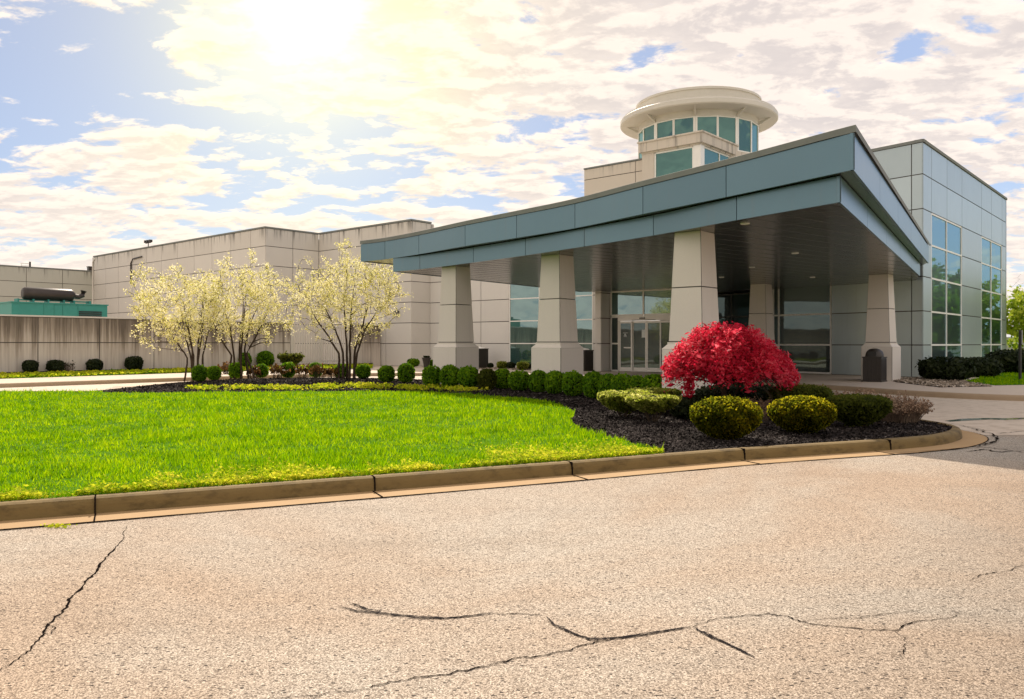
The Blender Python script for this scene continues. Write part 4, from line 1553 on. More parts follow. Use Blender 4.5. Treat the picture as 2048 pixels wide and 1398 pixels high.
def shrub_proto(name, rx, ry, z0, z1, leaf, size, n, rng, e_top=2.4, e_bot=3.0, flat=0.5, stem=True, core=0.90):
    """a clipped shrub at the origin: foliage (leaves round a dark inside) and stems"""
    o = bpy.data.objects.new(name, None)
    COL.objects.link(o)
    pts, nn = superball(n, rx, ry, z0, z1, e_top, e_bot, flat, rng)
    v = flakes(pts, size, rng, nn, 0.75, 1.7)
    # stray shoots
    k = n // 40
    v2 = flakes(pts[:k] + nn[:k] * size * rng.uniform(0.4, 1.3, (k, 1)), size, rng, nn[:k], 1.4, 1.9)
    fo = np_mesh('foliage', np.concatenate([v, v2]), 4, leaf, o)
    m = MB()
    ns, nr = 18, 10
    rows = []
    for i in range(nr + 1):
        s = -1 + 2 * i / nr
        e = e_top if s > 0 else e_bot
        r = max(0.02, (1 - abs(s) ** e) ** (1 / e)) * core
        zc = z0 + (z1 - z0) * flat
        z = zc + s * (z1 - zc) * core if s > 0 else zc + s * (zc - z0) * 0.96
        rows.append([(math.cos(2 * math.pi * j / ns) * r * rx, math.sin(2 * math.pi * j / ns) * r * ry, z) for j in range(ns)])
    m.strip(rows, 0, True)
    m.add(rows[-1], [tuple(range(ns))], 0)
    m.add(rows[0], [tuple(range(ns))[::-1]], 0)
    inner_ = m.build('shade_core', M['core'], o, True)  # closed hull inside the leaves; its near-black colour holds the inner shade
    if stem:
        m = MB()
        for j in range(5):
            a = 2 * math.pi * j / 5
            m.tube([(0.03 * math.cos(a), 0.03 * math.sin(a), -0.03), (rx * .45 * math.cos(a), ry * .45 * math.sin(a), z0 + 0.08)], [0.02, 0.012], 5)
        m.build('stem', M['bark'], o)
    return o


def place(proto, loc, sx, sz, rot, label, cat, group, first):
    o = proto if first else copy_tree(proto)
    o.location = loc
    o.scale = (sx, sx, sz)
    o.rotation_euler = (0, 0, rot)
    tag(o, label, cat, group)
    return o


GB = KH - 0.02
rs = np.random.default_rng(21)
# protos: radius 0.5, height 1.0 (scaled per instance)
def ball_proto(nm, leaf, n=1500, size=0.075, e=2.3):
    return shrub_proto(nm, 0.5, 0.5, 0.06, 1.0, leaf, size, n, rs, e, 2.6, 0.5)


protos = [ball_proto('boxwood_ball', M['hedge']), ball_proto('boxwood_ball', M['hedge'], e=2.8), ball_proto('boxwood_ball', M['hedge'], e=2.1)]
bronze = ball_proto('boxwood_ball', M['hedge_brown'])
used = set()
hedge = [  # px centre, base row, width px, height px, which
    (399, 766, 31, 30, 1), (428, 763, 29, 27, 0), (471, 760, 29, 30, 0), (523, 758, 27, 26, 2), (576, 758, 30, 30, 0), (631, 757, 29, 27, 2), (683, 759, 27, 27, 0), (727, 760, 28, 27, 1),
    (773, 767, 34, 31, 0), (812, 768, 36, 36, 2), (864, 777, 38, 40, 1), (900, 779, 43, 45, 0), (937, 780, 40, 41, 1), (974, 782, 39, 39, 'b'), (1004, 780, 38, 37, 0), (1039, 784, 42, 38, 1),
    (1077, 787, 42, 42, 2), (1110, 790, 42, 42, 0), (1146, 795, 46, 46, 1), (1187, 799, 46, 50, 0), (1217, 801, 42, 50, 2), (1245, 803, 44, 50, 1), (1273, 804, 42, 48, 0), (1308, 806, 60, 52, 2)]
hl = ['dark square-topped boxwood ball at the foot of the first flowering tree, end of the row', 'loose boxwood ball second from the lawn end, beside the square-topped one',
      'dark boxwood ball between the first and second flowering trees', 'boxwood ball under the second flowering tree, left of the bronze barberries', 'rounded boxwood ball under the flat-topped brown bush by the gate',
      'boxwood ball in front of the left half of the cream gate', 'boxwood ball at the foot of the third flowering tree, left of its stems', 'boxwood ball just right of the third flowering tree stems',
      'boxwood ball standing apart below the wall lamp, yellow mats in front', 'taller bright green boxwood ball standing apart before the first column', 'boxwood ball touching the left edge of the first column plinth',
      'big rounded boxwood ball in front of the first column plinth', 'boxwood ball before the right edge of the first column plinth', 'bronzed boxwood ball with sparse brownish top, right of the first column',
      'boxwood ball midway between the first and second columns, next to the bronzed one', 'boxwood ball left of the second column plinth, in front of the gravel', 'boxwood ball before the left edge of the second column plinth',
      'boxwood ball before the middle of the second column plinth', 'boxwood ball before the right half of the second column plinth', 'boxwood ball just right of the second column plinth',
      'narrow boxwood ball in front of the sidelight of the entrance', 'boxwood ball in front of the fixed left door leaf', 'boxwood ball below the middle of the sliding doors', 'broadest boxwood ball at the end of the row, beside the red maple']
for (px, by, w, h, k), lab in zip(hedge, hl):
    x, y = G(px, by - 3, KH)
    pr = bronze if k == 'b' else protos[k]
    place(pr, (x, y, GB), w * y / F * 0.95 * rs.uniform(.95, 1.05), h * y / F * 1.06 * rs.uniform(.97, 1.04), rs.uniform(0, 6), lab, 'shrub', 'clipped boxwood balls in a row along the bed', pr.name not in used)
    used.add(pr.name)

# balls and bushes along the yard wall
dark = [ball_proto('wall_shrub', M['darkshrub'], 1100, 0.09, 2.8), ball_proto('wall_shrub', M['darkshrub'], 700, 0.09, 2.4)]
wsh = [(60, 742, 27, 26, 0, 'loose dark shrub nearest the left end of the yard wall'), (111, 743, 30, 25, 0, 'dark rounded shrub left of the bare twiggy one by the yard wall'),
       (189, 742, 30, 25, 1, 'dark clipped shrub alone below the middle joint of the yard wall'), (268, 739, 32, 28, 0, 'wide dark shrub tapering downwards beside the first flowering tree, by the yard wall')]
for i, (px, by, w, h, k, lab) in enumerate(wsh):
    u_ = along_wall(px)
    x, y = wl(u_, 0.55)
    x, y = at(px, y)
    place(dark[k], (x, y, 0.27), w * y / F, h * y / F, rs.uniform(0, 6), lab, 'shrub', 'clipped shrubs along the yard wall', dark[k].name not in used)
    used.add(dark[k].name)
for i, (px, by, w, h, k, lab) in enumerate(((490, 732, 24, 30, 0, 'rounded green shrub by the yard wall behind the second flowering tree stems'), (531, 731, 32, 32, 2, 'tall rounded green shrub by the yard wall, left of the gate'),
                                            (826, 733, 24, 17, 1, 'low wide green shrub beside the dark planter at the corner of the pale wing'), (866, 732, 18, 14, 0, 'small green shrub half hidden between the planter and the first column'))):
    x, y = G(px, by, 0.25 if px < 600 else WZ + .04)
    if px < 600:
        x, y = at(px, wl(along_wall(px), 0.7)[1])
    place(protos[k], (x, y, 0.26 if px < 600 else WZ), w * y / F, h * y / F, rs.uniform(0, 6), lab, 'shrub', 'clipped green shrubs by the walls', False)


def twig_clump(name, x, y, z, rx, h, n, leafm, twigm, rng, label, cat, leaf=0.05, leaves=400, spread=0.8, group=None):
    """upright twigs fanning out of one foot, with sparse leaves"""
    o = thing(name, (x, y, z), label, cat, group)
    m = MB()
    ends = []
    for i in range(n):
        a = rng.uniform(0, 2 * math.pi)
        r0 = rx * 0.5 * math.sqrt(rng.uniform(0, 1))
        r1 = rx * math.sqrt(rng.uniform(0.05, 1))
        hh_ = h * rng.uniform(0.6, 1.0) * (1 - 0.35 * (r1 / rx) ** 2)
        p0 = Vector((x + r0 * math.cos(a), y + r0 * math.sin(a), z - 0.02))
        p2 = Vector((x + r1 * math.cos(a) + rng.uniform(-.05, .05), y + r1 * math.sin(a) + rng.uniform(-.05, .05), z + hh_))
        p1 = (p0 + p2) / 2 + Vector((rng.uniform(-.04, .04), rng.uniform(-.04, .04), 0.08 * h))
        m.tube([p0, p1, p2], [0.006, 0.005, 0.002], 3, caps=False)
        ends.append((p1, p2))
    m.build('twigs', twigm, o)
    if leaves:
        k = rng.integers(0, len(ends), leaves)
        s = rng.uniform(0.1, 1.05, leaves)
        E = np.array([[list(a), list(b)] for a, b in ends])
        pts = E[k, 0] * (1 - s[:, None]) + E[k, 1] * s[:, None] + rng.normal(size=(leaves, 3)) * 0.015
        np_mesh('foliage', flakes(pts, leaf, rng, None, 1, 1.6), 4, leafm, o)
    return o


x, y = at(137, wl(along_wall(137), 0.55)[1])
twig_clump('bare_shrub', x, y, 0.26, 0.33, 0.6, 60, M['darkshrub'], M['twig'], rs, 'small bare twiggy shrub between dark shrubs by the yard wall', 'shrub', 0.05, 60)
x, y = G(455, 748, KH)
twig_clump('barberry', x, y, GB, 0.42, 0.62, 70, M['barberry'], M['bark'], rs, 'loose brown twiggy bush at the foot of the second flowering tree', 'shrub', 0.07, 260)
o = shrub_proto('flat_bush', 0.62, 0.5, 0.12, 0.78, M['hedge_brown'], 0.10, 700, rs, 3.2, 1.4, 0.75)
x, y = at(581, 41.0)
place(o, (x, y, 0.2), 1.0, 1.0, 0.3, 'brownish flat-topped bush widening upwards in front of the left gate post', 'shrub', None, True)
for px, by, rx_, h_, lab in ((555, 745, 0.36, 0.5, 'bronze-red barberry left of the flat-topped brown bush foot'), (602, 746, 0.42, 0.55, 'reddest low barberry, leaves glowing orange, before the gate'),
                             (640, 744, 0.40, 0.5, 'bronze barberry in front of the gate centre'), (668, 745, 0.34, 0.42, 'small bronze barberry next to the third flowering tree stems'), (508, 746, 0.3, 0.42, 'sparse bronze barberry behind the boxwood ball of the second flowering tree')):
    x, y = G(px, by, KH)
    y = min(y, 31.4)
    x, y = at(px, y)
    twig_clump('barberry', x, y, GB, rx_, h_ + 0.12, 40, M['barberry'], M['bark'], rs, lab, 'shrub', 0.085, 210, group='bronze barberries behind the boxwood row')

# small bushes in the gravel by the lobby window
gp_ = [AB(14.7, 16.9), AB(24.5, 16.9), AB(25.5, 14.9), AB(20, 14.5), AB(14.7, 15.2)]
mb = MB()
mb.poly(gp_, WZ + 0.006)
struct(mb.build('gravel_bed', M['gravel']))
x, y = scatter(gp_, 60, NR)
stuff(np_mesh('gravel_stones', flakes(np.stack([x, y, WZ + 0.02 + 0 * x], 1), 0.10, NR, np.array([0, 0, 1.0]), 0.7, 1.2), 4, M['pebbles']))
lime = ball_proto('lobby_shrub', M['yew_lime'], 900, 0.1, 2.8)
first = True
for px, by, w, h, lab in ((1004, 734, 21, 14, 'low sunlit lime shrub left of the second column, in front of the lobby window'), (1045, 734, 23, 15, 'low sunlit lime shrub touching the second column outline, in the lobby gravel')):
    x, y = G(px, by, WZ + 0.03)
    y = 42.6 if px < 1020 else 40.9
    x, y = at(px, y)
    place(lime, (x, y, WZ), w * y / F, h * y / F * 1.1, 0, lab, 'shrub', 'lime shrubs in the gravel', first)
    first = False
for px, yy, w, h, lab in ((981, 43.6, 12, 11, 'tiny dark shrub near the bin in the lobby gravel'), (1021, 42.6, 19, 14, 'dark shrub between the two lime shrubs against the lobby window'), (1054, 41.6, 19, 14, 'dark shrub behind the lime shrub at the second column')):
    x, y = at(px, yy)
    place(dark[1], (x, y, WZ), w * y / F, h * y / F, rs.uniform(0, 6), lab, 'shrub', 'dark shrubs in the gravel', False)

# planter pot
x, y = at(853, 45.0)
pot = thing('planter', (x, y, WZ), 'dark flared planter pot beside the first column, at the corner of the pale wing', 'planter')
MB().lathe((x, y, WZ), [(0.0, 0.0), (0.15, 0.0), (0.18, 0.25), (0.24, 0.5), (0.27, 0.52), (0.27, 0.56), (0.22, 0.56), (0.2, 0.48), (0.0, 0.48)], 20).build('pot', M['bin'], pot, False)
np_mesh('plant', flakes(np.column_stack([np.clip(NR.normal(x, .07, 300), x - .2, x + .2), np.clip(NR.normal(y, .07, 300), y - .2, y + .2), NR.uniform(WZ + .48, WZ + .64, 300)]), 0.07, NR), 4, M['darkshrub'], pot)

# flat-topped and domed shrubs in the front of the bed
def bush(name, px, yc, wpx, ztop, leaf, size, n, e_top, e_bot, flat, label, z0=0.08, group=None):
    x, y = at(px, yc)
    rx_ = wpx * yc / F / 2
    o = shrub_proto(name, rx_, rx_ * 0.98, z0, ztop - GB, leaf, size, n, rs, e_top, e_bot, flat)
    o.location = (x, y, GB)
    return tag(o, label, 'shrub', group)


bush('flat_shrub', 1305, 13.9, 104, 0.60, M['yew_lime'], 0.030, 6500, 5.0, 1.5, 0.72, 'pale lime flat-topped shrub casting a round shadow on the mulch', 0.18, 'pale flat-topped shrubs')
bush('flat_shrub', 1248, 14.9, 104, 0.60, M['yew_lime'], 0.036, 6500, 4.0, 1.6, 0.74, 'pale lime flat-topped shrub nearest the lawn', 0.12, 'pale flat-topped shrubs')
bush('flat_shrub', 1306, 15.9, 104, 0.60, M['yew_lime'], 0.036, 5500, 4.0, 1.6, 0.74, 'pale lime flat-topped shrub behind the other two, beside the red maple', 0.12, 'pale flat-topped shrubs')
bush('dome_shrub', 1451, 11.4, 137, 0.74, M['yew'], 0.026, 10500, 2.0, 1.8, 0.58, 'golden-topped dome shrub directly in front of the red maple trunk', 0.02, 'golden dome shrubs')
bush('dome_shrub', 1604, 12.2, 127, 0.70, M['yew'], 0.027, 10000, 2.0, 1.8, 0.58, 'golden-topped dome shrub nearest the dry brown spirea', 0.02, 'golden dome shrubs')
bush('flat_shrub', 1602, 14.6, 120, 0.74, M['hedge_brown'], 0.036, 4500, 3.0, 2.2, 0.6, 'olive low shrub behind the golden dome shrub on the right', 0.05)
bush('flat_shrub', 1716, 13.1, 122, 0.66, M['hedge_brown'], 0.030, 6000, 2.6, 1.6, 0.7, 'dark green low shrub in front of the dry brown spirea', 0.03)
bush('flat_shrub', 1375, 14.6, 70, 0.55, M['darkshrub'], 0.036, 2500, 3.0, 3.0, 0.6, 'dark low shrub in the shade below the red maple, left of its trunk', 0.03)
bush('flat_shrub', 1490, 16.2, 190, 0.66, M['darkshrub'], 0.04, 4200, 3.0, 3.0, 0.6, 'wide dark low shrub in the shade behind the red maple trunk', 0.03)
for px, yc, w, h, n_, lab in ((1800, 13.9, 120, 0.56, 420, 'dry brown twiggy spirea at the tip of the bed'), (1715, 14.9, 130, 0.58, 380, 'dry brown twiggy spirea behind the dark green low shrub'), (1510, 14.2, 90, 0.44, 220, 'dry brown twigs under the right side of the red maple')):
    x, y = at(px, yc)
    twig_clump('spirea', x, y, GB, w * yc / F / 2, h, n_, M['spirea'], M['twig'], rs, lab, 'shrub', 0.026, 2600, group='dry spirea clumps')

# shrubs by the office block
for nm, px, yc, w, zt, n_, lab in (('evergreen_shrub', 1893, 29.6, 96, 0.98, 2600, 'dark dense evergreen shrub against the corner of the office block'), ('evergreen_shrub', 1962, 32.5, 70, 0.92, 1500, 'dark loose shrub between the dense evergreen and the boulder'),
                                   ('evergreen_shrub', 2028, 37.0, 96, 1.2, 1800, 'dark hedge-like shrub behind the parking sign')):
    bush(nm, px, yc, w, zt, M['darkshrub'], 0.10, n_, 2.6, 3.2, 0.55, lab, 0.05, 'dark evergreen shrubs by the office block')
rb = [G(1795, 765, WZ), G(1880, 775, WZ), G(1985, 773, WZ), G(1925, 762, WZ), (RC[0] + V[0] * 9 + NU[0] * .1, RC[1] + V[1] * 9 + NU[1] * .1), (RC[0] + NU[0] * .05, RC[1] + NU[1] * .05), (14.3, 30.9)]
mb = MB()
mb.poly(rb, WZ + 0.006)
struct(mb.build('mulch_bed', M['mulch']))
x, y = scatter(rb, 120, NR)
stuff(np_mesh('gravel_stones', flakes(np.stack([x, y, WZ + 0.02 + 0 * x], 1), 0.085, NR, np.array([0, 0, 1.0]), 0.7, 1.2), 4, M['pebbles']))
gl_poly = [G(1925, 764, WZ), G(1990, 771, WZ), G(2075, 769.5, WZ), (40, 30), (60, 80), (24, 62), (RC[0] + V[0] * 17.4 + .6, RC[1] + V[1] * 17.4), (RC[0] + V[0] * 8 + NU[0] * 1.4, RC[1] + V[1] * 8 + NU[1] * 1.4)]
mb = MB()
mb.poly(gl_poly, WZ + 0.01)
struct(mb.build('lawn', M['soil']))
x, y = scatter(gl_poly, 130, NR, lambda d: np.clip((28 / d) ** 2, 0.05, 1))
stuff(blades('grass', x, y, WZ, NR.uniform(0.05, 0.12, len(x)), 0.04, M['grass'], NR, 0.8))


def boulder(px, by, w, h, seed, label):
    x, y = G(px, by, WZ)
    r_ = random.Random(seed)
    m = MB()
    rows = []
    for i in range(7):
        s = i / 6
        rr = math.sin(math.pi * (0.08 + 0.5 * (1 - s) * 0.98)) if i < 6 else 0.08
        rr = math.sqrt(max(0.0, 1 - s * s)) if i < 6 else 0.12
        rows.append([(x + w / 2 * rr * math.cos(2 * math.pi * k / 12) * r_.uniform(.85, 1.1), y + w / 2 * rr * math.sin(2 * math.pi * k / 12) * r_.uniform(.85, 1.1), WZ - 0.03 + h * s * r_.uniform(.93, 1.05)) for k in range(12)])
    m.strip(rows, 0, True)
    m.add(rows[-1], [tuple(range(12))], 0)
    tag(m.build('boulder', M['rock'], None, False), label, 'boulder', 'tan boulders')


boulder(1986, 748, 0.40, 0.27, 2, 'sunlit tan boulder in the bed by the office block')
boulder(1978, 746, 0.34, 0.27, 4, 'smaller brown boulder tucked behind the sunlit tan one')


# ------------------------------------------------------------------ trees
def grow_tree(name, base, stems, crown, nb_, rng, leafm, nleaf, lsize, label, cat, barkm=None, rad=0.04, group=None, spike=None, cluster=0.13, shell=0.35, low=0.0):
    """stems: list of (dx, dy, top height) ; crown: centre (dx,dy,z), radii. Branches reach for points spread through the crown."""
    o = thing(name, base, label, cat, group)
    B = Vector(base)
    m = MB()
    nodes = []
    for sx, sy, sz, br in stems:
        p0 = B + Vector((br * sx * .25, br * sy * .25, -0.03))
        p3 = B + Vector((sx, sy, sz))
        mid1 = B + Vector((sx * 0.28 + rng.uniform(-.05, .05), sy * 0.28 + rng.uniform(-.05, .05), sz * 0.38))
        mid2 = B + Vector((sx * 0.66 + rng.uniform(-.08, .08), sy * 0.66 + rng.uniform(-.08, .08), sz * 0.72))
        path = [p0, mid1, mid2, p3]
        fine = []
        for i in range(3):
            for k in range(4):
                fine.append(path[i].lerp(path[i + 1], k / 4) + Vector((rng.uniform(-1, 1), rng.uniform(-1, 1), 0)) * 0.02)
        fine.append(p3)
        rr = [rad * (1 - 0.75 * i / len(fine)) for i in range(len(fine))]
        m.tube(fine, rr, 6)
        for p, r_ in list(zip(fine, rr))[4:]:
            nodes.append((p, r_))
    cx_, cy_, cz_, rx_, ry_, rz_ = crown
    targets = []
    while len(targets) < nb_:
        v = Vector((rng.uniform(-1, 1), rng.uniform(-1, 1), rng.uniform(-1, 1)))
        l = v.length
        if l > 1 or l < shell * rng.uniform(0, 1):
            continue
        lump = 0.86 + 0.16 * math.sin(4 * math.atan2(v.y, v.x) + 3 * v.z + len(label)) + rng.uniform(-.05, .08)
        v = v * lump
        targets.append(B + Vector((cx_ + v.x * rx_, cy_ + v.y * ry_, cz_ + v.z * rz_)))
    if spike:
        for (sx, sy, sz, sr, cnt) in spike:
            for _ in range(cnt):
                targets.append(B + Vector((sx + rng.normal(0, sr), sy + rng.normal(0, sr), sz * rng.uniform(0.75, 1.0))))
    targets.sort(key=lambda p: (p - (B + Vector((0, 0, cz_ - rz_)))).length)
    tips = []
    P = np.array([list(p) for p, r_ in nodes])
    RR = [r_ for p, r_ in nodes]
    for tpt in targets:
        dv = np.array(tpt) - P
        dist = np.linalg.norm(dv, axis=1) + np.where(dv[:, 2] < 0.05 + low, 1.2, 0.0)
        k = int(np.argmin(dist))
        a = Vector(P[k])
        r0 = min(RR[k] * 0.7, 0.022)
        midp = a.lerp(tpt, 0.5) + Vector((rng.uniform(-.06, .06), rng.uniform(-.06, .06), rng.uniform(-.02, .10)))
        m.tube([a, midp, tpt], [r0, max(r0 * .7, .009), 0.006], 4, caps=False)
        P = np.vstack([P, np.array([list(midp), list(tpt)])])
        RR += [max(r0 * .65, .006), 0.006]
        tips.append((midp, tpt))
    m.build('trunk', barkm or M['bark'], o)
    E = np.array([[list(a), list(b)] for a, b in tips])
    k = rng.integers(0, len(E), nleaf)
    s = np.sqrt(rng.uniform(0.02, 1.25, nleaf))[:, None]
    pts = E[k, 0] * (1 - s) + E[k, 1] * s + rng.normal(size=(nleaf, 3)) * cluster * rng.uniform(0.3, 1, (nleaf, 1))
    np_mesh('crown', flakes(pts, lsize, rng, None, 1, 1.3), 4, leafm, o)
    return o


tr = np.random.default_rng(77)
bx = at(392, 29.6)
grow_tree('flowering_tree', bx + (GB,), [(-1.25, .1, 2.2, 1.4), (-.75, .5, 2.6, 1), (-.35, -.3, 2.9, 1), (.1, .4, 3.0, 1), (.35, -.2, 2.7, 1), (.75, .2, 2.5, 1), (-.1, -.6, 2.4, 1)],
          (-0.66, 0, 2.75, 2.12, 1.5, 1.75), 440, tr, M['blossom'], 13000, 0.043, 'cream-flowered multi-stem tree nearest the lawn edge, lowest of the three', 'tree', rad=0.036, group='cream flowering trees', cluster=0.11)
bx = at(478, 31.0)
grow_tree('flowering_tree', bx + (GB,), [(-1.2, .3, 2.4, 1.2), (-.5, -.4, 2.8, 1), (0.0, .5, 3.3, 1), (.35, -.3, 3.2, 1.6), (.6, .4, 2.9, 2), (1.15, -.1, 2.6, 2.2)],
          (0.18, 0, 3.0, 2.3, 1.6, 1.85), 460, tr, M['blossom'], 13500, 0.043, 'cream-flowered multi-stem tree in the middle, in front of the yard wall', 'tree', rad=0.045, group='cream flowering trees', cluster=0.11)
bx = at(697, 31.2)
grow_tree('flowering_tree', bx + (GB,), [(-1.5, .2, 2.6, 1.0), (-.8, -.4, 2.7, 1), (-.3, .5, 3.2, 1), (.25, -.3, 3.4, 1.2), (.75, .3, 3.0, 1), (1.1, -.1, 2.6, .8)],
          (-0.05, 0, 3.15, 2.6, 1.8, 1.8), 540, tr, M['blossom'], 17000, 0.043, 'tallest cream-flowered tree with a pointed top, in front of the gate', 'tree', rad=0.055, group='cream flowering trees', spike=[(-.1, 0, 5.35, 0.16, 14), (.45, .1, 4.9, 0.3, 12), (1.15, -.2, 4.9, 0.28, 26), (1.6, -.2, 4.3, 0.25, 18)], cluster=0.11)


# red Japanese maple: layered, weeping, mushroom-shaped crown
def red_maple():
    x, y = at(1458, 14.7)
    o = thing('red_maple', (x, y, GB), 'crimson mushroom-shaped Japanese maple in the mulch bed before the largest column', 'tree')
    rng = np.random.default_rng(8)
    m = MB()
    B = Vector((x, y, GB))
    ends = []
    for i in range(3):
        a = rng.uniform(0, 6.28)
        m.tube([B + Vector((0.05 * math.cos(a), 0.05 * math.sin(a), -.03)), B + Vector((0.04 * math.cos(a + 1), 0.04 * math.sin(a + 1), .28)), B + Vector((0.2 * math.cos(a), 0.2 * math.sin(a), .6)), B + Vector((0.42 * math.cos(a + .5), 0.42 * math.sin(a + .5), 1.0))], [0.065, 0.055, 0.04, 0.02], 7)
    W, D = 1.17, 1.10
    for i in range(420):
        a = rng.uniform(0, 6.283)
        q = math.sqrt(rng.uniform(0.0, 1.0))
        top = 1.58 - 0.76 * q ** 2.7 + 0.05 * math.sin(5 * a + 4 * q) - 0.05 - 0.10 * q * math.cos(a) - (0.35 * rng.uniform(0, 1) if i % 2 else 0)
        ex = Vector((W * q * math.cos(a), D * q * math.sin(a), top - rng.uniform(0, 0.22)))
        st = Vector((0.25 * math.cos(a), 0.25 * math.sin(a), 0.62 + 0.25 * rng.uniform(0, 1)))
        mid = st.lerp(ex, 0.55) + Vector((0, 0, 0.16))
        m.tube([B + st, B + mid, B + ex], [0.014, 0.009, 0.003], 4, caps=False)
        ends.append((mid, ex))
    m.build('trunk', M['bark'], o)
    n = 24000
    a = rng.uniform(0, 6.283, n)
    q = np.sqrt(rng.uniform(0, 1, n))
    lay = 0.045 * np.sin(6 * a + 9 * q) + 0.06 * np.sin(11 * a - 13 * q + 2) + 0.04 * np.sin(23 * a + 5 + 17 * q)
    top = 1.65 - 0.76 * q ** 2.7 + lay - 0.10 * q * np.cos(a)
    thick = 0.14 + 0.50 * (1 - q ** 3) * 0.9
    dep = rng.uniform(0, 1, n) ** 1.9
    # the left side hangs lowest, to the ground
    hang = np.where(q > 0.6, np.abs(rng.normal(0, 1, n)) * (0.08 + 0.05 * np.cos(a - math.pi)), 0)
    zz = top - thick * dep - hang
    edge = 1 + 0.06 * np.sin(7 * a + 2) + 0.04 * np.sin(15 * a)
    pts = np.stack([x + W * q * edge * np.cos(a), y + D * q * edge * np.sin(a), GB + zz], 1) + rng.normal(size=(n, 3)) * 0.022
    nrm = np.stack([0.6 * q * np.cos(a), 0.6 * q * np.sin(a), 0.9 + 0 * a], 1)
    v = flakes(pts, 0.030 * np.exp(rng.normal(0, .32, n)), rng, nrm, 0.8, 1.9)
    k = 260
    tuft = np.stack([x - 0.80 + rng.normal(0, 0.05, k), y - 0.30 + rng.normal(0, .06, k), GB + rng.uniform(0.42, 0.85, k)], 1)
    v = np.concatenate([v, flakes(tuft, 0.04, rng, None, 1, 1.7)])
    np_mesh('crown', v, 4, M['red'], o)


red_maple()

# trees beyond the office block
bx = at(2062, 46.0)
grow_tree('spring_tree', bx + (0.1,), [(-.3, 0, 2.2, .3), (.3, .2, 2.4, .3), (0, -.3, 2.6, .3)], (0, 0, 3.0, 1.75, 1.7, 2.2), 120, tr, M['spring'], 3600, 0.17, 'yellow-green leafy tree beyond the parking sign at the right edge', 'tree', rad=0.07, cluster=0.25)
bx = at(2062, 70.0)
grow_tree('bare_tree', bx + (0.1,), [(-.6, 0, 4.4, .2), (.5, .2, 4.8, .2), (0, -.3, 5.2, .2)], (0, 0, 5.6, 2.6, 2.2, 2.4), 120, tr, M['twig'], 60, 0.05, 'leafless grey tree rising behind the yellow-green tree', 'tree', barkm=M['twig'], rad=0.12, cluster=0.1)
for px, yy, hh_, lab in ((2200, 44.0, 5.5, 'dark green tree outside the right edge, mirrored in the office windows'), (2330, 52.0, 7.5, 'tall dark green tree outside the right edge, mirrored in the upper office windows')):
    bx = at(px, yy)
    grow_tree('broadleaf_tree', bx + (0.1,), [(-.3, 0, hh_ * .5, .3), (.3, .2, hh_ * .55, .3)], (0, 0, hh_ * .55, 2.6, 2.4, hh_ * .48), 90, tr, M['hedge'], 3200, 0.24, lab, 'tree', rad=0.09, cluster=0.3)
# grey fence wall beyond
mb = MB()
p = at(1990, 60.0)
mb.obox(p, (1, -0.06), (0.06, 1), -4, 22, 0, 0.2, 0.0, 1.9)
mb.obox(p, (1, -0.06), (0.06, 1), -4, 22, -0.03, 0.23, 1.902, 1.98)
tag(mb.build('boundary_wall', M['panel_rear']), 'low grey boundary wall behind the yellow-green tree at the right edge', 'wall')


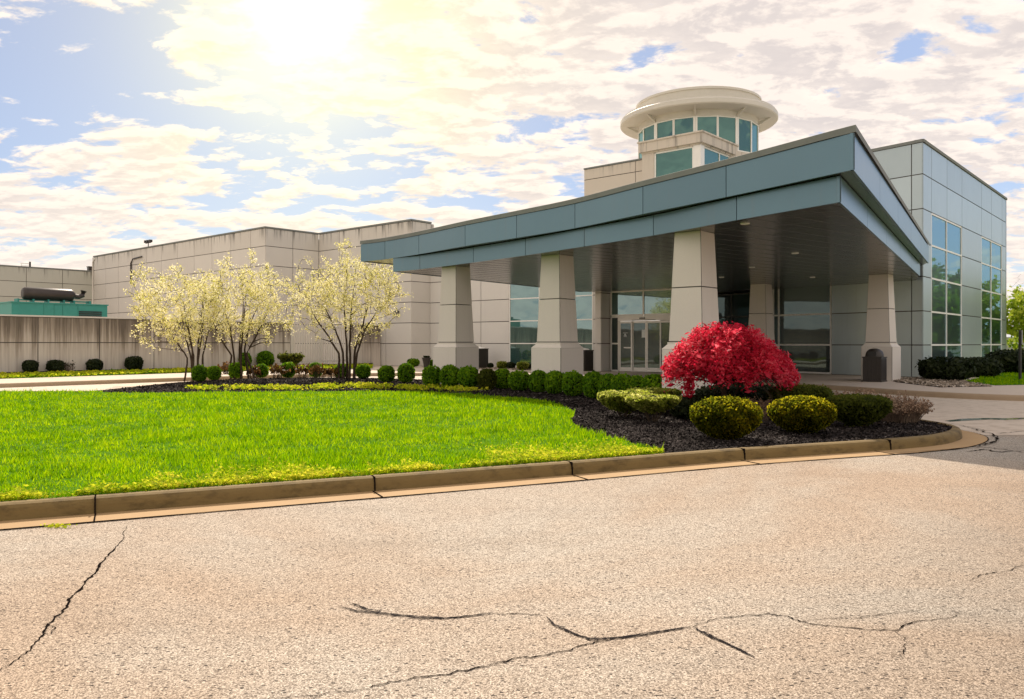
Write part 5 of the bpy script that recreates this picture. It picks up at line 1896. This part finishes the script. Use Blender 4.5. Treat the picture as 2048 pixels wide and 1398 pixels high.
# ------------------------------------------------------------------ bins, sign, wall lamp
def litter_bin(x, y, z, label, domed=True, sc=1.0):
    o = thing('litter_bin', (x, y, z), label, 'bin', 'dark litter bins')
    s = 0.33 * sc
    m = MB()
    m.obox((x, y), U, V, -s, s, -s, s, z + 0.03, z + 0.9 * sc)
    m.obox((x, y), U, V, -s - .02, s + .02, -s - .02, s + .02, z, z + 0.05)
    m.obox((x, y), U, V, -s - .02, s + .02, -s - .02, s + .02, z + 0.9 * sc, z + 0.94 * sc)
    for k in range(-3, 4):
        u = k * s / 3.6
        m.obox((x, y), U, V, u - 0.03, u + 0.03, -s - 0.012, -s, z + 0.08, z + 0.86 * sc)
        m.obox((x, y), V, U, u - 0.03, u + 0.03, -s - 0.012, -s, z + 0.08, z + 0.86 * sc)
    m.build('body', M['bin'], o)
    if domed:
        d_ = MB()
        d_.lathe((x, y, z + 0.94 * sc), [(s * .98, 0.0), (s * .98, 0.03), (s * .93, .12), (s * .80, .20), (s * .55, .26), (s * .25, .29), (0.01, .295)], 24)
        d_.build('dome_lid', M['bin'], o, True)
        h = MB()
        a = math.atan2(-V[1], -V[0])
        c = (x - V[0] * s * .78, y - V[1] * s * .78)
        h.obox(c, U, V, -0.14, 0.14, -0.06, 0.06, z + 0.98 * sc, z + 1.13 * sc)
        h.build('lid_flap', M['black'], o)
    else:
        d_ = MB()
        d_.lathe((x, y, z + 0.94 * sc), [(s * .9, 0.0), (s * .8, 0.05), (s * .3, .09), (0.01, .095)], 16)
        d_.build('ash_tray', M['white'], o, True)
    return o


c = G(1754, 764, WZ)
litter_bin(c[0] + .05, c[1] + 0.30, WZ, 'dark square litter bin with a domed lid in front of the far right column', True, 0.94)
c = at(957, 44.0)
litter_bin(c[0], c[1], WZ, 'tall dark bin with a pale ash tray top, peeping out behind the first column', False, 1.15)
c = at(1166, 39.6)
litter_bin(c[0], c[1], WZ, 'tall dark bin half hidden behind the second column', False, 1.1)

c = G(2040, 760, WZ)
sg = thing('parking_sign', c + (WZ,), 'white reserved-parking sign with a dark symbol on a black post', 'sign')
MB().tube([c + (WZ,), c + (1.48,)], 0.055, 10).build('post', M['black'], sg)
sd = (0.42, 0.9075)
sn = (0.9075, -0.42)
mb = MB()
mb.obox(c, sd, sn, -0.155, 0.155, 0.056, 0.062, 1.45, 1.99)
pl = mb.build('sign_plate', M['white'], sg)
mb = MB()
mb.obox(c, sd, sn, -0.09, 0.09, 0.063, 0.066, 1.58, 1.79)
mb.build('symbol', M['signblue'], pl)
mb = MB()
for z_, w_ in ((1.90, .10), (1.84, .12), (1.51, .1)):
    mb.obox(c, sd, sn, -w_, w_, 0.063, 0.066, z_ - .014, z_ + .014)
mb.build('lettering', M['black'], pl)
mb = MB()
mb.tube([c + (1.40,), c + (2.0,)], 0.045, 8)
mb.build('bracket', M['black'], sg)

r = (795 - CX) / F
O = AB(26.9, 15.5)
t_ = (r * O[1] - O[0]) / (U[0] - r * U[1])
lo = (O[0] + U[0] * t_, O[1] + U[1] * t_)
wlp = thing('wall_lamp', lo + (3.2,), 'dark box-shaped wall lamp on the pale wing, right of the tallest flowering tree', 'lamp')
mb = MB()
mb.obox(lo, U, NV, -0.16, 0.16, 0.0, 0.22, 3.15, 3.42)
mb.obox(lo, U, NV, -0.18, 0.18, 0.0, 0.25, 3.42, 3.45)
mb.build('housing', M['sensor'], wlp)
mb = MB()
mb.obox(lo, U, NV, -0.13, 0.13, 0.03, 0.2, 3.13, 3.149)
mb.build('lens', M['lampglass'], wlp)
